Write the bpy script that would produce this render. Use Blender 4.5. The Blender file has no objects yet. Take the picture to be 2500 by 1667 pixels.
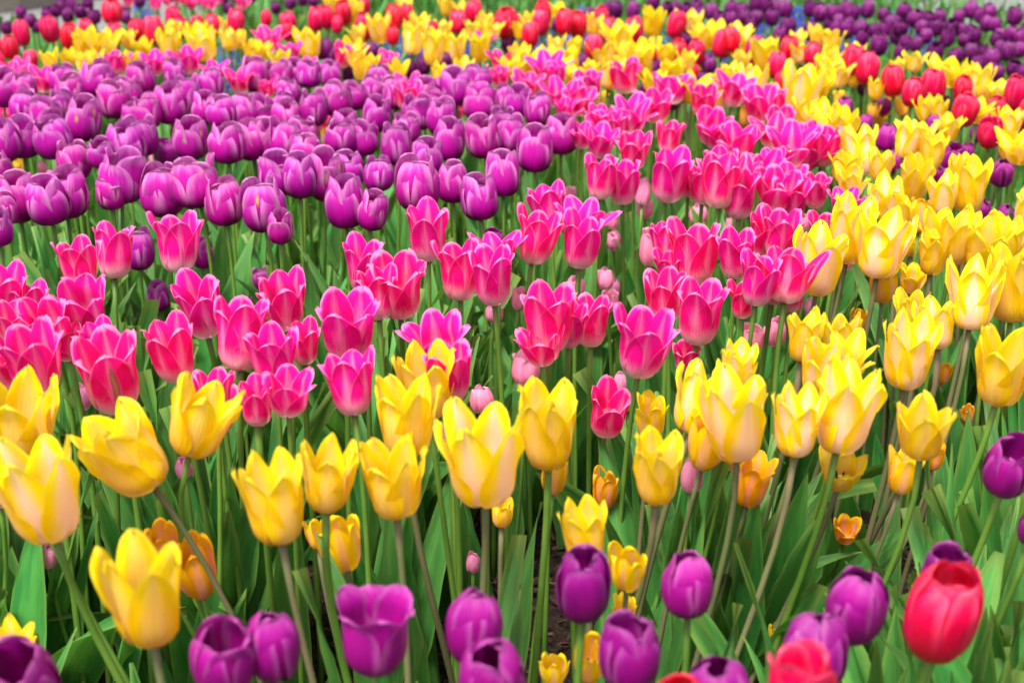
import bpy, math, random
from math import sin, cos, pi, radians, sqrt, exp
from mathutils import Vector, Matrix

scene = bpy.context.scene
col = scene.collection
random.seed(11)

# ------------------------------------------------------------------ camera
cam_data = bpy.data.cameras.new('camera')
cam = bpy.data.objects.new('camera', cam_data)
col.objects.link(cam)
cam.location = (0, 0, .90)
cam.rotation_euler = (radians(90 - 19.85), 0, 0)
cam_data.sensor_width = 36
cam_data.lens = 50
cam_data.clip_start = .05
cam_data.clip_end = 400
cam_data.dof.use_dof = True
cam_data.dof.focus_distance = 1.50
cam_data.dof.aperture_fstop = 7.1
scene.camera = cam

# ------------------------------------------------------------------ sky, sun, exposure
world = bpy.data.worlds.new('World')
scene.world = world
world.use_nodes = True
wn = world.node_tree.nodes
wl = world.node_tree.links
sky = wn.new('ShaderNodeTexSky')
sky.sky_type = 'NISHITA'
sky.sun_disc = False
sky.sun_elevation = radians(63)
sky.sun_rotation = radians(207)
sky.air_density = 1.0
sky.dust_density = 4.0
sky.ozone_density = .6
haze_white = wn.new('ShaderNodeHueSaturation')       # bright cloud veil: the blue washed out of the sky
haze_white.inputs['Saturation'].default_value = .25
wl.new(sky.outputs[0], haze_white.inputs['Color'])
wl.new(haze_white.outputs[0], wn['Background'].inputs[0])
wn['Background'].inputs[1].default_value = .10
sun_data = bpy.data.lights.new('sun', 'SUN')
sun_data.energy = 2.45
sun_data.angle = radians(16)
sun_data.color = (1, .95, .89)
sun = bpy.data.objects.new('sun', sun_data)
col.objects.link(sun)
sun.rotation_euler = (radians(27), 0, radians(-27))
scene.view_settings.view_transform = 'Standard'
scene.view_settings.look = 'None'
scene.view_settings.exposure = 1.57
scene.view_settings.gamma = 1
scene.cycles.max_bounces = 8
scene.cycles.transmission_bounces = 6

# ------------------------------------------------------------------ node helpers
class Mat:
    def __init__(s, name):
        s.m = bpy.data.materials.new(name)
        s.m.use_nodes = True
        s.t = s.m.node_tree
        s.t.nodes.clear()
        s.out = s.n('ShaderNodeOutputMaterial')
    def n(s, kind, **kw):
        nd = s.t.nodes.new(kind)
        for k, v in kw.items():
            setattr(nd, k, v)
        return nd
    def put(s, sock, v):
        if isinstance(v, bpy.types.NodeSocket):
            s.t.links.new(v, sock)
        elif isinstance(v, tuple) and len(v) == 3 and sock.type == 'RGBA':
            sock.default_value = v + (1,)
        else:
            sock.default_value = v
    def math(s, op, a, b=0.0, clamp=False):
        nd = s.n('ShaderNodeMath', operation=op, use_clamp=clamp)
        s.put(nd.inputs[0], a); s.put(nd.inputs[1], b)
        return nd.outputs[0]
    def step(s, v, a, b, lo=0.0, hi=1.0):
        nd = s.n('ShaderNodeMapRange', interpolation_type='SMOOTHSTEP')
        s.put(nd.inputs[0], v)
        for i, q in enumerate((a, b, lo, hi)):
            nd.inputs[i + 1].default_value = q
        return nd.outputs[0]
    def mix(s, f, a, b, mode='MIX'):
        nd = s.n('ShaderNodeMix', data_type='RGBA', blend_type=mode)
        s.put(nd.inputs[0], f); s.put(nd.inputs[6], a); s.put(nd.inputs[7], b)
        return nd.outputs[2]
    def noise(s, vec, scale, detail=2.0, rough=.5):
        nd = s.n('ShaderNodeTexNoise')
        if vec is not None: s.put(nd.inputs['Vector'], vec)
        nd.inputs['Scale'].default_value = scale
        nd.inputs['Detail'].default_value = detail
        nd.inputs['Roughness'].default_value = rough
        return nd.outputs[0]
    def attr(s, name):
        return s.n('ShaderNodeAttribute', attribute_name=name).outputs['Fac']
    def xyz(s, x, y, z=0.0):
        nd = s.n('ShaderNodeCombineXYZ')
        for i, q in enumerate((x, y, z)): s.put(nd.inputs[i], q)
        return nd.outputs[0]
    def hsv(s, c, h=.5, sat=1.0, v=1.0):
        nd = s.n('ShaderNodeHueSaturation')
        s.put(nd.inputs['Hue'], h); s.put(nd.inputs['Saturation'], sat); s.put(nd.inputs['Value'], v); s.put(nd.inputs['Color'], c)
        return nd.outputs[0]
    def rnd(s):
        return s.n('ShaderNodeObjectInfo').outputs['Random']
    def bump(s, h, strength, dist=.002):
        nd = s.n('ShaderNodeBump')
        nd.inputs['Strength'].default_value = strength
        nd.inputs['Distance'].default_value = dist
        s.put(nd.inputs['Height'], h)
        return nd.outputs[0]
    def finish(s, c, rough=.5, spec=.4, trans=0.0, tc=None, bump=None, sheen=0.0):
        p = s.n('ShaderNodeBsdfPrincipled')
        s.put(p.inputs['Base Color'], c)
        s.put(p.inputs['Roughness'], rough)
        p.inputs['Specular IOR Level'].default_value = spec
        if sheen:
            p.inputs['Sheen Weight'].default_value = sheen
        if bump is not None: s.put(p.inputs['Normal'], bump)
        o = p.outputs[0]
        if trans:
            t = s.n('ShaderNodeBsdfTranslucent')
            s.put(t.inputs['Color'], tc if tc is not None else c)
            mx = s.n('ShaderNodeMixShader')
            mx.inputs[0].default_value = trans
            s.t.links.new(o, mx.inputs[1]); s.t.links.new(t.outputs[0], mx.inputs[2])
            o = mx.outputs[0]
        s.t.links.new(o, s.out.inputs[0])
        return s.m

def petal_material(name, base, mid, top, flame, rim, base_end=(.1,.3), flame_w=.45, flame_top=.6, flame_amt=.8,
                   rim_w=.05, rim_amt=.8, streak=.25, rough=.42, spec=.35, trans=.4, hue=.012, flame_by_flower=0.0, dark_by_flower=0.0, scar=None, rim_u=(.15, .5)):
    s = Mat(name)
    uv = s.n('ShaderNodeUVMap', uv_map='petal')
    sep = s.n('ShaderNodeSeparateXYZ')
    s.t.links.new(uv.outputs[0], sep.inputs[0])
    v, u = sep.outputs[0], sep.outputs[1]
    av = s.math('ABSOLUTE', v)
    pr = s.rnd()
    oc = s.n('ShaderNodeObjectInfo').outputs['Color']
    sc_ = s.n('ShaderNodeSeparateColor')
    s.t.links.new(oc, sc_.inputs[0])
    r = sc_.outputs[0]
    r10 = s.math('MULTIPLY', pr, 37.0)
    fine = s.noise(s.xyz(s.math('MULTIPLY', v, 9.0), s.math('MULTIPLY', u, .9), r10), 2.2, 3.0, .6)
    wide = s.noise(s.xyz(s.math('MULTIPLY', v, 2.2), s.math('MULTIPLY', u, 1.6), r10), 1.6, 2.0)
    du = s.math('ADD', u, s.math('MULTIPLY', s.math('SUBTRACT', fine, .5), .22))
    c = s.mix(s.step(du, .35, .95), mid, top)
    c = s.mix(s.step(du, base_end[0], base_end[1], 1, 0), c, base)
    # pale flame along the midrib, frayed by the fine streaks
    fv = s.math('ADD', s.math('DIVIDE', av, flame_w), s.math('MULTIPLY', s.math('SUBTRACT', fine, .5), 1.3))
    fu = s.math('DIVIDE', u, flame_top)
    f = s.math('SUBTRACT', 1.15, s.math('ADD', s.math('MULTIPLY', fv, .75), s.math('MULTIPLY', fu, .55)), True)
    f = s.math('MULTIPLY', s.step(f, .05, .75), s.math('MULTIPLY', s.step(wide, .25, .6, .55, 1), flame_amt))
    if flame_by_flower: f = s.math('MULTIPLY', f, s.math('ADD', .08, s.math('MULTIPLY', r, flame_by_flower)), True)
    c = s.mix(f, c, flame)
    e = s.math('ADD', s.attr('edge'), s.math('MULTIPLY', s.math('SUBTRACT', wide, .5), rim_w * 1.2))
    rm = s.math('MULTIPLY', s.step(e, 0.0, rim_w, 1, 0), s.math('MULTIPLY', s.step(u, rim_u[0], rim_u[1]), rim_amt))
    c = s.mix(rm, c, rim)
    val = s.math('ADD', s.math('MULTIPLY', s.math('SUBTRACT', fine, .5), streak * 2), s.math('ADD', .94 - dark_by_flower, s.math('MULTIPLY', r, .12 + dark_by_flower)))
    hs = s.math('ADD', .5, s.math('MULTIPLY', s.math('SUBTRACT', r, .5), hue * 2))
    c = s.hsv(c, hs, 1.0, val)
    if scar:
        dv = s.math('DIVIDE', s.math('SUBTRACT', v, scar[0]), scar[2] * 1.6)
        dv = s.math('ADD', dv, s.math('MULTIPLY', s.math('SUBTRACT', wide, .5), 1.5))
        du_ = s.math('DIVIDE', s.math('SUBTRACT', u, scar[1]), scar[2] * (scar[3] if len(scar) > 3 else 1))
        d2 = s.math('ADD', s.math('MULTIPLY', dv, dv), s.math('MULTIPLY', du_, du_))
        c = s.mix(s.step(d2, .5, 1.1, .9, 0), c, (.34, .14, .08))
        c = s.mix(s.step(d2, .1, .5, .8, 0), c, (.62, .33, .20))
    b = s.bump(s.math('ADD', fine, s.math('MULTIPLY', wide, .6)), .55, .003)
    return s.finish(c, rough, spec, trans, None, b)

M = {}
VIOLET = ((.12, .0005, .07), (.43, .0005, .25), (.50, .03, .36), (.56, .003, .33), (.76, .30, .62), (.20, .66), .60, .80, .7, .17, .66, .28, .46, .10, .26)
PINK = ((.96, .78, .76), (.93, .003, .225), (.94, .010, .29), (.96, .36, .56), (.97, .36, .56), (.23, .60), .46, .74, .68, .045, .56, .20, .5, .12, .36, .013)
M['V'] = petal_material('violet petals', *VIOLET, rim_u=(.30, .72))
M['P'] = petal_material('pink petals', *PINK)
M['Y'] = petal_material('yellow petals', (.95, .70, .24), (.95, .65, .003), (.97, .72, .004), (.98, .67, .49), (.98, .78, .12), (.15, .34), .72, .95, 1.0, .03, .4, .16, .5, .15, .46, .006, 1.15)
M['R'] = petal_material('red petals', (.88, .42, .08), (.76, .001, .045), (.86, .003, .07), (.88, .012, .12), (.95, .15, .28), (.14, .30), .38, .95, .5, .13, .42, .28, .24, .5, .26, .008, rim_u=(.35, .8))  # pink rim colour paints the sky's sheen onto the upper petal edges
M['D'] = petal_material('purple petals', (.17, .008, .09), (.28, .001, .19), (.34, .008, .26), (.40, .003, .26), (.54, .13, .45), (.14, .30), .5, .8, .6, .12, .48, .24, .36, .32, .22, .012, 0, .62)
M['O'] = petal_material('golden petals', (.88, .55, .10), (.95, .50, .003), (.96, .58, .004), (.96, .44, .24), (.97, .62, .02), (.14, .32), .55, .85, .9, .03, .5, .12, .48, .15, .34, .022)
M['K'] = petal_material('pale pink petals', (.90, .72, .64), (.92, .24, .46), (.93, .33, .54), (.92, .46, .60), (.94, .54, .68), (.18, .45), .5, .7, .6, .06, .6, .14, .48, .25, .36)
M['V scar'] = petal_material('violet petals with a brown scar', *VIOLET, rim_u=(.30, .72), scar=(-.1, .78, .10))
M['P streak'] = petal_material('pink petals with a withered streak', *PINK, scar=(.05, .60, .09, 3.2))

def stem_material(name, a, b):
    s = Mat(name)
    tc = s.n('ShaderNodeTexCoord')
    n = s.noise(tc.outputs['Object'], 14.0, 3.0)
    c = s.mix(s.step(n, .3, .7), a, b)
    c = s.hsv(c, .5, 1.0, s.math('ADD', .85, s.math('MULTIPLY', s.rnd(), .3)))
    return s.finish(c, .45, .35, .0)
M['stem green'] = stem_material('green stems', (.070, .155, .018), (.115, .21, .030))
M['stem brown'] = stem_material('brownish stems', (.105, .125, .045), (.14, .11, .06))

def leaf_material(name, a, b, tip):
    s = Mat(name)
    uv = s.n('ShaderNodeUVMap', uv_map='petal')
    sep = s.n('ShaderNodeSeparateXYZ')
    s.t.links.new(uv.outputs[0], sep.inputs[0])
    v, u = sep.outputs[0], sep.outputs[1]
    tone = s.math('FRACT', s.math('ADD', s.attr('tone'), s.rnd()))
    r = s.math('MULTIPLY', tone, 23.0)
    veins = s.noise(s.xyz(s.math('MULTIPLY', v, 16.0), s.math('MULTIPLY', u, .8), r), 2.0, 2.0)
    blot = s.noise(s.xyz(s.math('MULTIPLY', v, 1.2), s.math('MULTIPLY', u, 4.0), r), 1.5, 4.0)
    c = s.mix(s.step(blot, .3, .7), a, b)
    c = s.mix(s.step(u, .95, 1.0, 0, .4), c, tip)
    c = s.mix(s.step(s.attr('edge'), 0.0, .05, .45, 0), c, tip)
    val = s.math('ADD', s.math('MULTIPLY', s.math('SUBTRACT', veins, .5), .8), s.math('ADD', .70, s.math('MULTIPLY', tone, .55)))
    hs = s.math('ADD', .485, s.math('MULTIPLY', tone, .03))
    c = s.hsv(c, hs, 1.0, val)
    tcol = s.hsv(c, .475, 1.1, 1.35)
    b = s.bump(veins, .5, .002)
    return s.finish(c, s.math('ADD', .30, s.math('MULTIPLY', blot, .2)), .5, .28, tcol, b)
M['leaf'] = leaf_material('tulip leaves', (.042, .185, .034), (.086, .272, .050), (.24, .34, .07))

# ------------------------------------------------------------------ mesh helpers
def build_mesh(name, verts, faces, mat, uvs=None, edge=None, tone=None, smooth=True):
    me = bpy.data.meshes.new(name)
    me.from_pydata(verts, [], faces)
    if uvs is not None:
        lay = me.uv_layers.new(name='petal')
        idx = [0] * len(me.loops)
        me.loops.foreach_get('vertex_index', idx)
        flat = []
        for i in idx: flat += uvs[i]
        lay.data.foreach_set('uv', flat)
    for nm, vals in (('edge', edge), ('tone', tone)):
        if vals is not None:
            a = me.attributes.new(nm, 'FLOAT', 'POINT')
            a.data.foreach_set('value', vals)
    if smooth:
        me.polygons.foreach_set('use_smooth', [True] * len(me.polygons))
    me.materials.append(mat)
    me.update()
    return me

def link(name, me, parent=None, loc=(0, 0, 0)):
    o = bpy.data.objects.new(name, me)
    col.objects.link(o)
    o.location = loc
    if parent is not None: o.parent = parent
    return o

def tag(o, label=None, cat=None, group=None, kind=None):
    if label: o['label'] = label
    if cat: o['category'] = cat
    if group: o['group'] = group
    if kind: o['kind'] = kind
    return o

def lerp_pts(pts, u):
    # smooth interpolation through equally spaced profile points
    n = len(pts) - 1
    f = min(max(u, 0), 1) * n
    i = min(int(f), n - 1)
    t = f - i
    p = [pts[max(0, min(n, i + k))] for k in (-1, 0, 1, 2)]
    out = []
    for d in (0, 1):
        a, b, c_, e = (q[d] for q in p)
        out.append(.5 * (2 * b + (c_ - a) * t + (2 * a - 5 * b + 4 * c_ - e) * t * t + (3 * b - a - 3 * c_ + e) * t ** 3))
    return out

def smooth(a, b, x):
    t = min(1, max(0, (x - a) / (b - a)))
    return t * t * (3 - 2 * t)

# ------------------------------------------------------------------ blooms
# profile (radius, height) of a petal from its foot to its tip for a bloom one unit tall; o = how far it has opened
def profile(kind, o):
    return {
        'V': [(.03, 0), (.27, .035), (.40, .21), (.435, .46), (.405, .73), (.29 + .09 * o, .97)],
        'P': [(.03, 0), (.23, .04), (.335, .19), (.36 + .04 * o, .42), (.355 + .13 * o, .69), (.335 + .39 * o, .97)],
        'Y': [(.03, 0), (.23, .04), (.325, .19), (.345 + .03 * o, .43), (.335 + .13 * o, .70), (.28 + .34 * o, .98)],
        'R': [(.03, 0), (.20, .04), (.305, .24), (.335, .50), (.31, .76), (.18 + .14 * o, .99)],
        'D': [(.03, 0), (.25, .04), (.375, .23), (.41, .50), (.36 + .06 * o, .77), (.17 + .33 * o, .98)],
        'O': [(.03, 0), (.22, .05), (.315, .24), (.335 + .04 * o, .49), (.31 + .12 * o, .74), (.24 + .36 * o, .99)],
        'K': [(.03, 0), (.22, .05), (.325, .25), (.345, .50), (.29 + .06 * o, .76), (.15 + .30 * o, .99)],
    }[kind]
WIDTH = dict(V=.46, P=.385, Y=.36, R=.36, D=.42, O=.30, K=.31)
TIP = dict(V='round', P='point', Y='ragged', R='round', D='lobed', O='point', K='point')
OPEN = dict(V=(0, .3, .65), P=(.2, .55, .9, 1.3), Y=(.3, .65, 1.0, 1.45), R=(0, .7), D=(0, .3, .9), O=(0, .4, .9), K=(0, .5))
SEEDS = dict(V=4, P=4, Y=4, R=4, D=4, O=3, K=3)

def petal(kind, o, inner, ang, rng):
    nu, nv = 15, 12
    pts = profile(kind, o)
    tip = TIP[kind]
    W = WIDTH[kind] * rng.uniform(.93, 1.07) * (.93 if inner else 1)
    ln = (rng.uniform(.975, 1.02) if kind == 'V' else rng.uniform(.95, 1.04)) * (1.0 if inner else {'V': .83, 'D': .90}.get(kind, .95))
    if tip in ('ragged', 'point'): ln *= rng.uniform(.93, 1.04)
    off = (-.028 if inner else .012) + rng.uniform(-.01, .01)
    lean = rng.gauss(0, .06 if kind in 'YPO' else .02) + (.05 * o * rng.random())
    stray = kind in 'PYO' and rng.random() < .2
    if kind == 'Y' and not inner: lean += .03
    if stray: lean += rng.uniform(.08, .26)
    roll = {'V': .03, 'P': .10, 'Y': .07, 'R': .03, 'D': .035, 'O': .06, 'K': .03}[kind] * rng.uniform(.4, 1.5)
    rip = {'V': .010, 'P': .018, 'Y': .026, 'R': .007, 'D': .014, 'O': .016, 'K': .008}[kind]
    rf, rp = rng.uniform(6, 11), rng.uniform(0, 6.3)
    keel = rng.uniform(.006, .018)
    skew = rng.gauss(0, .05)
    tipbend = rng.gauss(0, .05) + {'P': .05, 'Y': .06, 'O': .04}.get(kind, 0) * (o + .3)
    bv, bu, b1, b2 = rng.uniform(2, 4.5), rng.uniform(4, 9), rng.uniform(0, 6), rng.uniform(0, 6)
    notch = [rng.gauss(0, 1) for _ in range(4)]
    V, UV, E = [], [], []
    for i in range(nu + 1):
        t = i / nu
        u = 1 - (1 - t) ** 1.35
        r, z = lerp_pts(pts, u)
        b = .30 + .70 * smooth(0, .52, u)
        q = max(0, (u - .52) / .48)
        if tip in ('round', 'lobed'):
            s = sqrt(max(0, 1 - q ** 2.7))
        elif tip == 'ragged':
            s = max(0, 1 - q ** 2.3) ** .80
        else:
            s = max(0, 1 - q ** 2.7) ** .60 * (1 - .15 * q ** 4)
        w = W * b * max(s, .012)
        for j in range(nv + 1):
            v = sin(pi / 2 * (2 * j / nv - 1))
            x = w * v
            rc = max(r * (1.0 if inner else 1.04), .20)
            a = max(-1.3, min(1.3, x / rc))
            tg = rc * sin(a)
            rad = r + off - rc * (1 - cos(a))
            e3 = abs(v) ** 3
            rad += roll * e3 * smooth(.45, .95, u)
            rad += rip * sin(rf * u + rp + 2.5 * v) * (.25 + v * v) * smooth(.2, .7, u)
            rad -= keel * exp(-(v / .10) ** 2) * smooth(.05, .3, u)
            rad += tipbend * smooth(.78, 1, u) * (1 - .5 * abs(v))
            tg += skew * u * u * .5
            amp = .016 if kind in 'PYOK' else .008
            rad += amp * sin(bv * v + b1) * sin(bu * u + b2) * smooth(.15, .4, u)
            zz = z
            if kind == 'P': zz += .014 * sin(13 * v + b1) * smooth(.72, 1, u)
            rad += .5 * rip * sin(2.7 * rf * u + b2 + 2 * v) * v ** 6 * smooth(.4, .8, u)
            if tip == 'ragged':
                zz += .030 * smooth(.55, .95, u) * (notch[0] * sin(5 * v + notch[1]) + .7 * sin(11 * v + 3 * notch[2])) * 1.2
            if tip == 'lobed':
                zz += .018 * smooth(.6, 1, u) * sin(4 * v + 3 * notch[0])
            rad += lean * zz
            V.append(((rad * cos(ang) - tg * sin(ang)), (rad * sin(ang) + tg * cos(ang)), zz * ln))
            UV.append((v, u))
            E.append(min(w * (1 - abs(v)), (1 - u) * .8))
    F = []
    n1 = nv + 1
    for i in range(nu):
        for j in range(nv):
            k = i * n1 + j
            F.append((k, k + 1, k + n1 + 1, k + n1))
    return V, F, UV, E

def tube(path, radii, sides=7):
    V, F = [], []
    up = Vector((0, 1, 0))
    for i, p in enumerate(path):
        d = (path[min(i + 1, len(path) - 1)] - path[max(i - 1, 0)]).normalized()
        a = d.cross(up)
        if a.length < .05: a = d.cross(Vector((1, 0, 0)))
        a.normalize(); b = d.cross(a)
        for k in range(sides):
            t = 2 * pi * k / sides
            V.append(tuple(p + a * (radii[i] * cos(t)) + b * (radii[i] * sin(t))))
    for i in range(len(path) - 1):
        for k in range(sides):
            k2 = (k + 1) % sides
            F.append((i * sides + k, i * sides + k2, (i + 1) * sides + k2, (i + 1) * sides + k))
    F.append(tuple(range(sides - 1, -1, -1)))
    F.append(tuple((len(path) - 1) * sides + k for k in range(sides)))
    return V, F

def join(parts):
    V, F, rest = [], [], [[] for _ in parts[0][2:]]
    for p in parts:
        o = len(V)
        V += p[0]
        F += [tuple(i + o for i in f) for f in p[1]]
        for k, q in enumerate(p[2:]): rest[k] += q
    return [V, F] + rest

s = Mat('tulip heart')
M['heart'] = s.finish((.50, .55, .12), .5, .3, 0)
s = Mat('dark stamens')
M['stamen'] = s.finish((.02, .012, .015), .6, .2, 0)

def heart_mesh(name, kind):
    parts = [tube([Vector((0, 0, z)) for z in ((-.015, .02, .05, .30, .36, .40) if kind in 'PYO' else (-.015, .01, .03, .10, .13, .16))], [.035, .055, .05, .042, .07, .03], 8)]
    st = []
    for k in range(6 if kind in 'PYO' else 0):
        t = k * pi / 3 + .3
        st.append(tube([Vector((r * cos(t), r * sin(t), z)) for r, z in ((.05, .04), (.10, .18), (.13, .22), (.17, .36), (.175, .38))],
                       [.012, .012, .026, .024, .008], 5))
    V, F = join(parts)
    n = len(F)
    V2, F2 = join([[V, F]] + [[a, b] for a, b in st])
    me = build_mesh(name, V2, F2, M['heart'])
    me.materials.append(M['stamen'])
    for i, p in enumerate(me.polygons):
        if i >= n: p.material_index = 1
    return me

BLOOMS = {}   # kind -> list of dict(open, ratio, petals=[mesh], whole=mesh, heart=mesh)
for kind in 'VPYRDOK':
    BLOOMS[kind] = []
    heart = heart_mesh('heart', kind)
    for oi, o in enumerate(OPEN[kind]):
        for sd in range(SEEDS[kind]):
            rng = random.Random(hash((ord(kind), oi, sd)) & 0xffff)
            th = rng.uniform(0, 6.3)
            arr = []
            for k in range(6):
                inner = k % 2
                arr.append(petal(kind, o, inner, th + k * pi / 3 + rng.gauss(0, .12 if kind in 'YP' else .06), rng))
            whole = join([list(a) for a in arr])
            ext = sorted(sqrt(p[0] ** 2 + p[1] ** 2) for p in whole[0])
            BLOOMS[kind].append(dict(o=o, ratio=2 * ext[int(.97 * len(ext))],
                petals=[build_mesh('petal', a[0], a[1], M[kind], a[2], a[3]) for a in arr],
                whole=build_mesh('flower_head', whole[0], whole[1], M[kind], whole[2], whole[3]), heart=heart))

# ------------------------------------------------------------------ leaves
def leaf_geo(rng, length, width, arch, twist, nu=10, nv=6):
    V, UV, E = [], [], []
    fold = rng.uniform(.25, .8)
    wav, wp = rng.uniform(.0, .012), rng.uniform(0, 6)
    a0 = rng.uniform(.02, .22)
    p = Vector((.006, 0, 0)); ang = a0
    curl = rng.random() < .0
    ds = length / nu
    for i in range(nu + 1):
        u = i / nu
        if i: 
            ang = a0 + arch * 1.1 * u ** 1.4 + (1.1 * max(0, u - .75) / .25 if curl else 0)
            p = p + Vector((sin(ang), 0, cos(ang))) * ds
        tw = twist * u
        side = Vector((sin(tw) * cos(ang), cos(tw), -sin(tw) * sin(ang)))
        nor = Vector((sin(ang), 0, cos(ang))).cross(side)
        w = width * (.42 + .58 * smooth(0, .38, u)) * max(.01, (1 - max(0, (u - .32) / .68) ** 1.5)) * .5
        fo = fold * (1 - .55 * u)
        for j in range(nv + 1):
            v = 2 * j / nv - 1
            h = w * fo * abs(v) ** 1.4 + wav * sin(9 * u + wp + 1.5 * v) * v * v
            q = p + side * (w * v * (1 - .25 * fo * abs(v))) - nor * h
            V.append(tuple(q)); UV.append((v, u)); E.append(w * 2 / width * (1 - abs(v)) * .5)
    F = []
    n1 = nv + 1
    for i in range(nu):
        for j in range(nv):
            k = i * n1 + j
            F.append((k, k + 1, k + n1 + 1, k + n1))
    return V, F, UV, E

def arch_for(a, t):
    # leaves that lean back stay fairly upright, those that lean forward or sideways arch over
    return min(a, .42) if sin(t) > .1 else min(a, 1.1)
def rnd_leaf(rng, nu=10, nv=6, t=0):
    return leaf_geo(rng, rng.uniform(.24, .38), rng.uniform(.040, .084), arch_for(abs(rng.gauss(.28, .36)), t), rng.gauss(0, .6), nu, nv)
LEAVES = []
for k in range(18):
    rng = random.Random(900 + k)
    g = rnd_leaf(rng, 12, 6, pi / 2)
    LEAVES.append(build_mesh('leaf', g[0], g[1], M['leaf'], g[2], g[3], [0.0] * len(g[0])))

# ------------------------------------------------------------------ the setting

BARE_SOIL = [(-0.26, 1.598), (-0.247, 1.517), (-0.237, 1.461), (-0.226, 1.417), (0.209, 2.21), (0.201, 2.071), (0.194, 1.947), (0.187, 1.835), (0.185, 1.783), (0.026, 1.587), (0.047, 1.598), (-0.064, 1.374), (-0.056, 1.408), (0.412, 1.408), (0.411, 1.366), (0.438, 1.557), (0.633, 1.71), (0.624, 1.663), (0.554, 1.977), (-0.406, 1.848), (-0.39, 1.796), (-0.452, 1.399), (-0.016, 1.63), (-0.01, 1.567), (0.043, 1.652), (0.064, 1.498)]
LOW_BLOOMS = [(-0.391, 2.872), (-0.075, 2.68), (-0.663, 2.608), (0.428, 2.599), (-0.913, 2.706), (0.095, 2.283), (0.206, 2.142), (0.739, 2.079), (0.284, 2.111), (0.158, 2.188), (0.345, 2.167), (0.159, 2.146), (-0.029, 1.917), (0.594, 2.035), (0.187, 1.856), (-0.432, 1.916), (-0.504, 1.847), (0.455, 1.865), (-0.359, 1.971), (0.128, 1.874), (0.079, 1.725), (0.145, 1.908), (-0.489, 1.88), (0.122, 1.693), (-0.365, 1.946), (0.428, 1.935), (-0.022, 1.625), (0.437, 1.701), (0.302, 1.54), (0.277, 1.548), (0.543, 1.673), (0.015, 1.441), (0.122, 1.49), (-0.446, 1.372), (-0.03, 1.339), (0.533, 1.544), (0.091, 1.285), (-0.059, 1.285), (0.397, 1.224), (-0.305, 1.205), (0.163, 1.175), (-0.457, 1.145), (0.21, 1.148), (0.092, 1.265), (-0.009, 1.107), (0.3, 1.27), (0.327, 1.252), (-0.166, 1.086), (-0.433, 1.18), (-0.136, 1.034), (-0.039, 1.261), (-0.294, 1.074), (-0.258, 1.042), (-0.217, 1.223), (0.09, 0.991), (0.241, 1.121), (-0.379, 0.941), (0.057, 0.92), (0.032, 0.957)]
def in_clear(x, y):
    for cx, cy in BARE_SOIL:
        if abs(x - cx * (y / cy)) < .07 and -.40 < y - cy < .06: return True
    for cx, cy in LOW_BLOOMS:
        if abs(x - cx * (y / cy)) < .045 and -.26 < y - cy < .0: return True
    return False

def sheet(name, pts, z, m, label=None):
    me = build_mesh(name, [(x, y, z) for x, y in pts], [tuple(range(len(pts)))], m, smooth=False)
    return tag(link(name, me), kind='structure')

s = Mat('dark mulch soil')
tc = s.n('ShaderNodeTexCoord')
n1 = s.noise(tc.outputs['Object'], 60, 6, .7)
n2 = s.noise(tc.outputs['Object'], 220, 3, .6)
c = s.mix(s.step(n1, .35, .7), (.010, .006, .005), (.060, .032, .022))
c = s.mix(s.step(n2, .62, .8), c, (.11, .065, .045))
M['soil'] = s.finish(c, .9, .2, 0, None, s.bump(s.math('ADD', n1, n2), .9, .02))
n = 120
gv, gf = [], []
rng = random.Random(3)
# one sheet: fine and lumpy in the flower bed, reaching the horizon at its rim
xs = [-150, -40, -12, -6] + [-3 + 6 * i / n for i in range(n + 1)] + [6, 12, 40, 150]
ys = [-150, -40, -8, -2] + [.3 + 4.7 * i / n for i in range(n + 1)] + [6, 9, 14, 40, 200]
for y in ys:
    for x in xs:
        inb = abs(x) < 2.9 and .4 < y < 4.9
        gv.append((x, y, (rng.uniform(-.008, .008) + .006 * sin(7 * x) * sin(9 * y)) if inb else 0))
nx = len(xs)
for j in range(len(ys) - 1):
    for i in range(nx - 1):
        gf.append((j * nx + i, j * nx + i + 1, (j + 1) * nx + i + 1, (j + 1) * nx + i))
tag(link('ground', build_mesh('ground', gv, gf, M['soil'])), kind='structure')

# bark chips lying on the soil
s = Mat('bark chips')
c = s.mix(s.attr('tone'), (.018, .009, .007), (.10, .050, .032))
M['bark'] = s.finish(c, .8, .25, 0)
parts = []
rng = random.Random(8)
for k in range(9000):
    y = .85 + 2.2 * rng.random() ** 1.3
    x = rng.uniform(-.40, .40) * (y + .25)
    L_, w_, h_ = rng.uniform(.008, .035), rng.uniform(.002, .006), rng.uniform(.001, .004)
    R = Matrix.Rotation(rng.uniform(0, pi), 3, 'Z') @ Matrix.Rotation(rng.gauss(0, .35), 3, 'Y') @ Matrix.Rotation(rng.gauss(0, .5), 3, 'X')
    vs = []
    for sx, sy, sz in ((-1, -1, -1), (1, -.6, -1), (1, .7, -1), (-1, 1, -1), (-.9, -.8, 1), (.85, -.5, 1), (.95, .4, 1), (-.8, .9, 1)):
        q = R @ Vector((sx * L_ / 2, sy * w_ / 2, sz * h_ / 2))
        vs.append((q.x + x, q.y + y, q.z + .012))
    parts.append([vs, [(0, 3, 2, 1), (4, 5, 6, 7), (0, 1, 5, 4), (1, 2, 6, 5), (2, 3, 7, 6), (3, 0, 4, 7)], [rng.random() ** 2] * 8])
g = join(parts)
tag(link('mulch', build_mesh('mulch', g[0], g[1], M['bark'], None, None, g[2], False)), kind='stuff', label='dark brown bark mulch scattered over the soil', cat='mulch')

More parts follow.
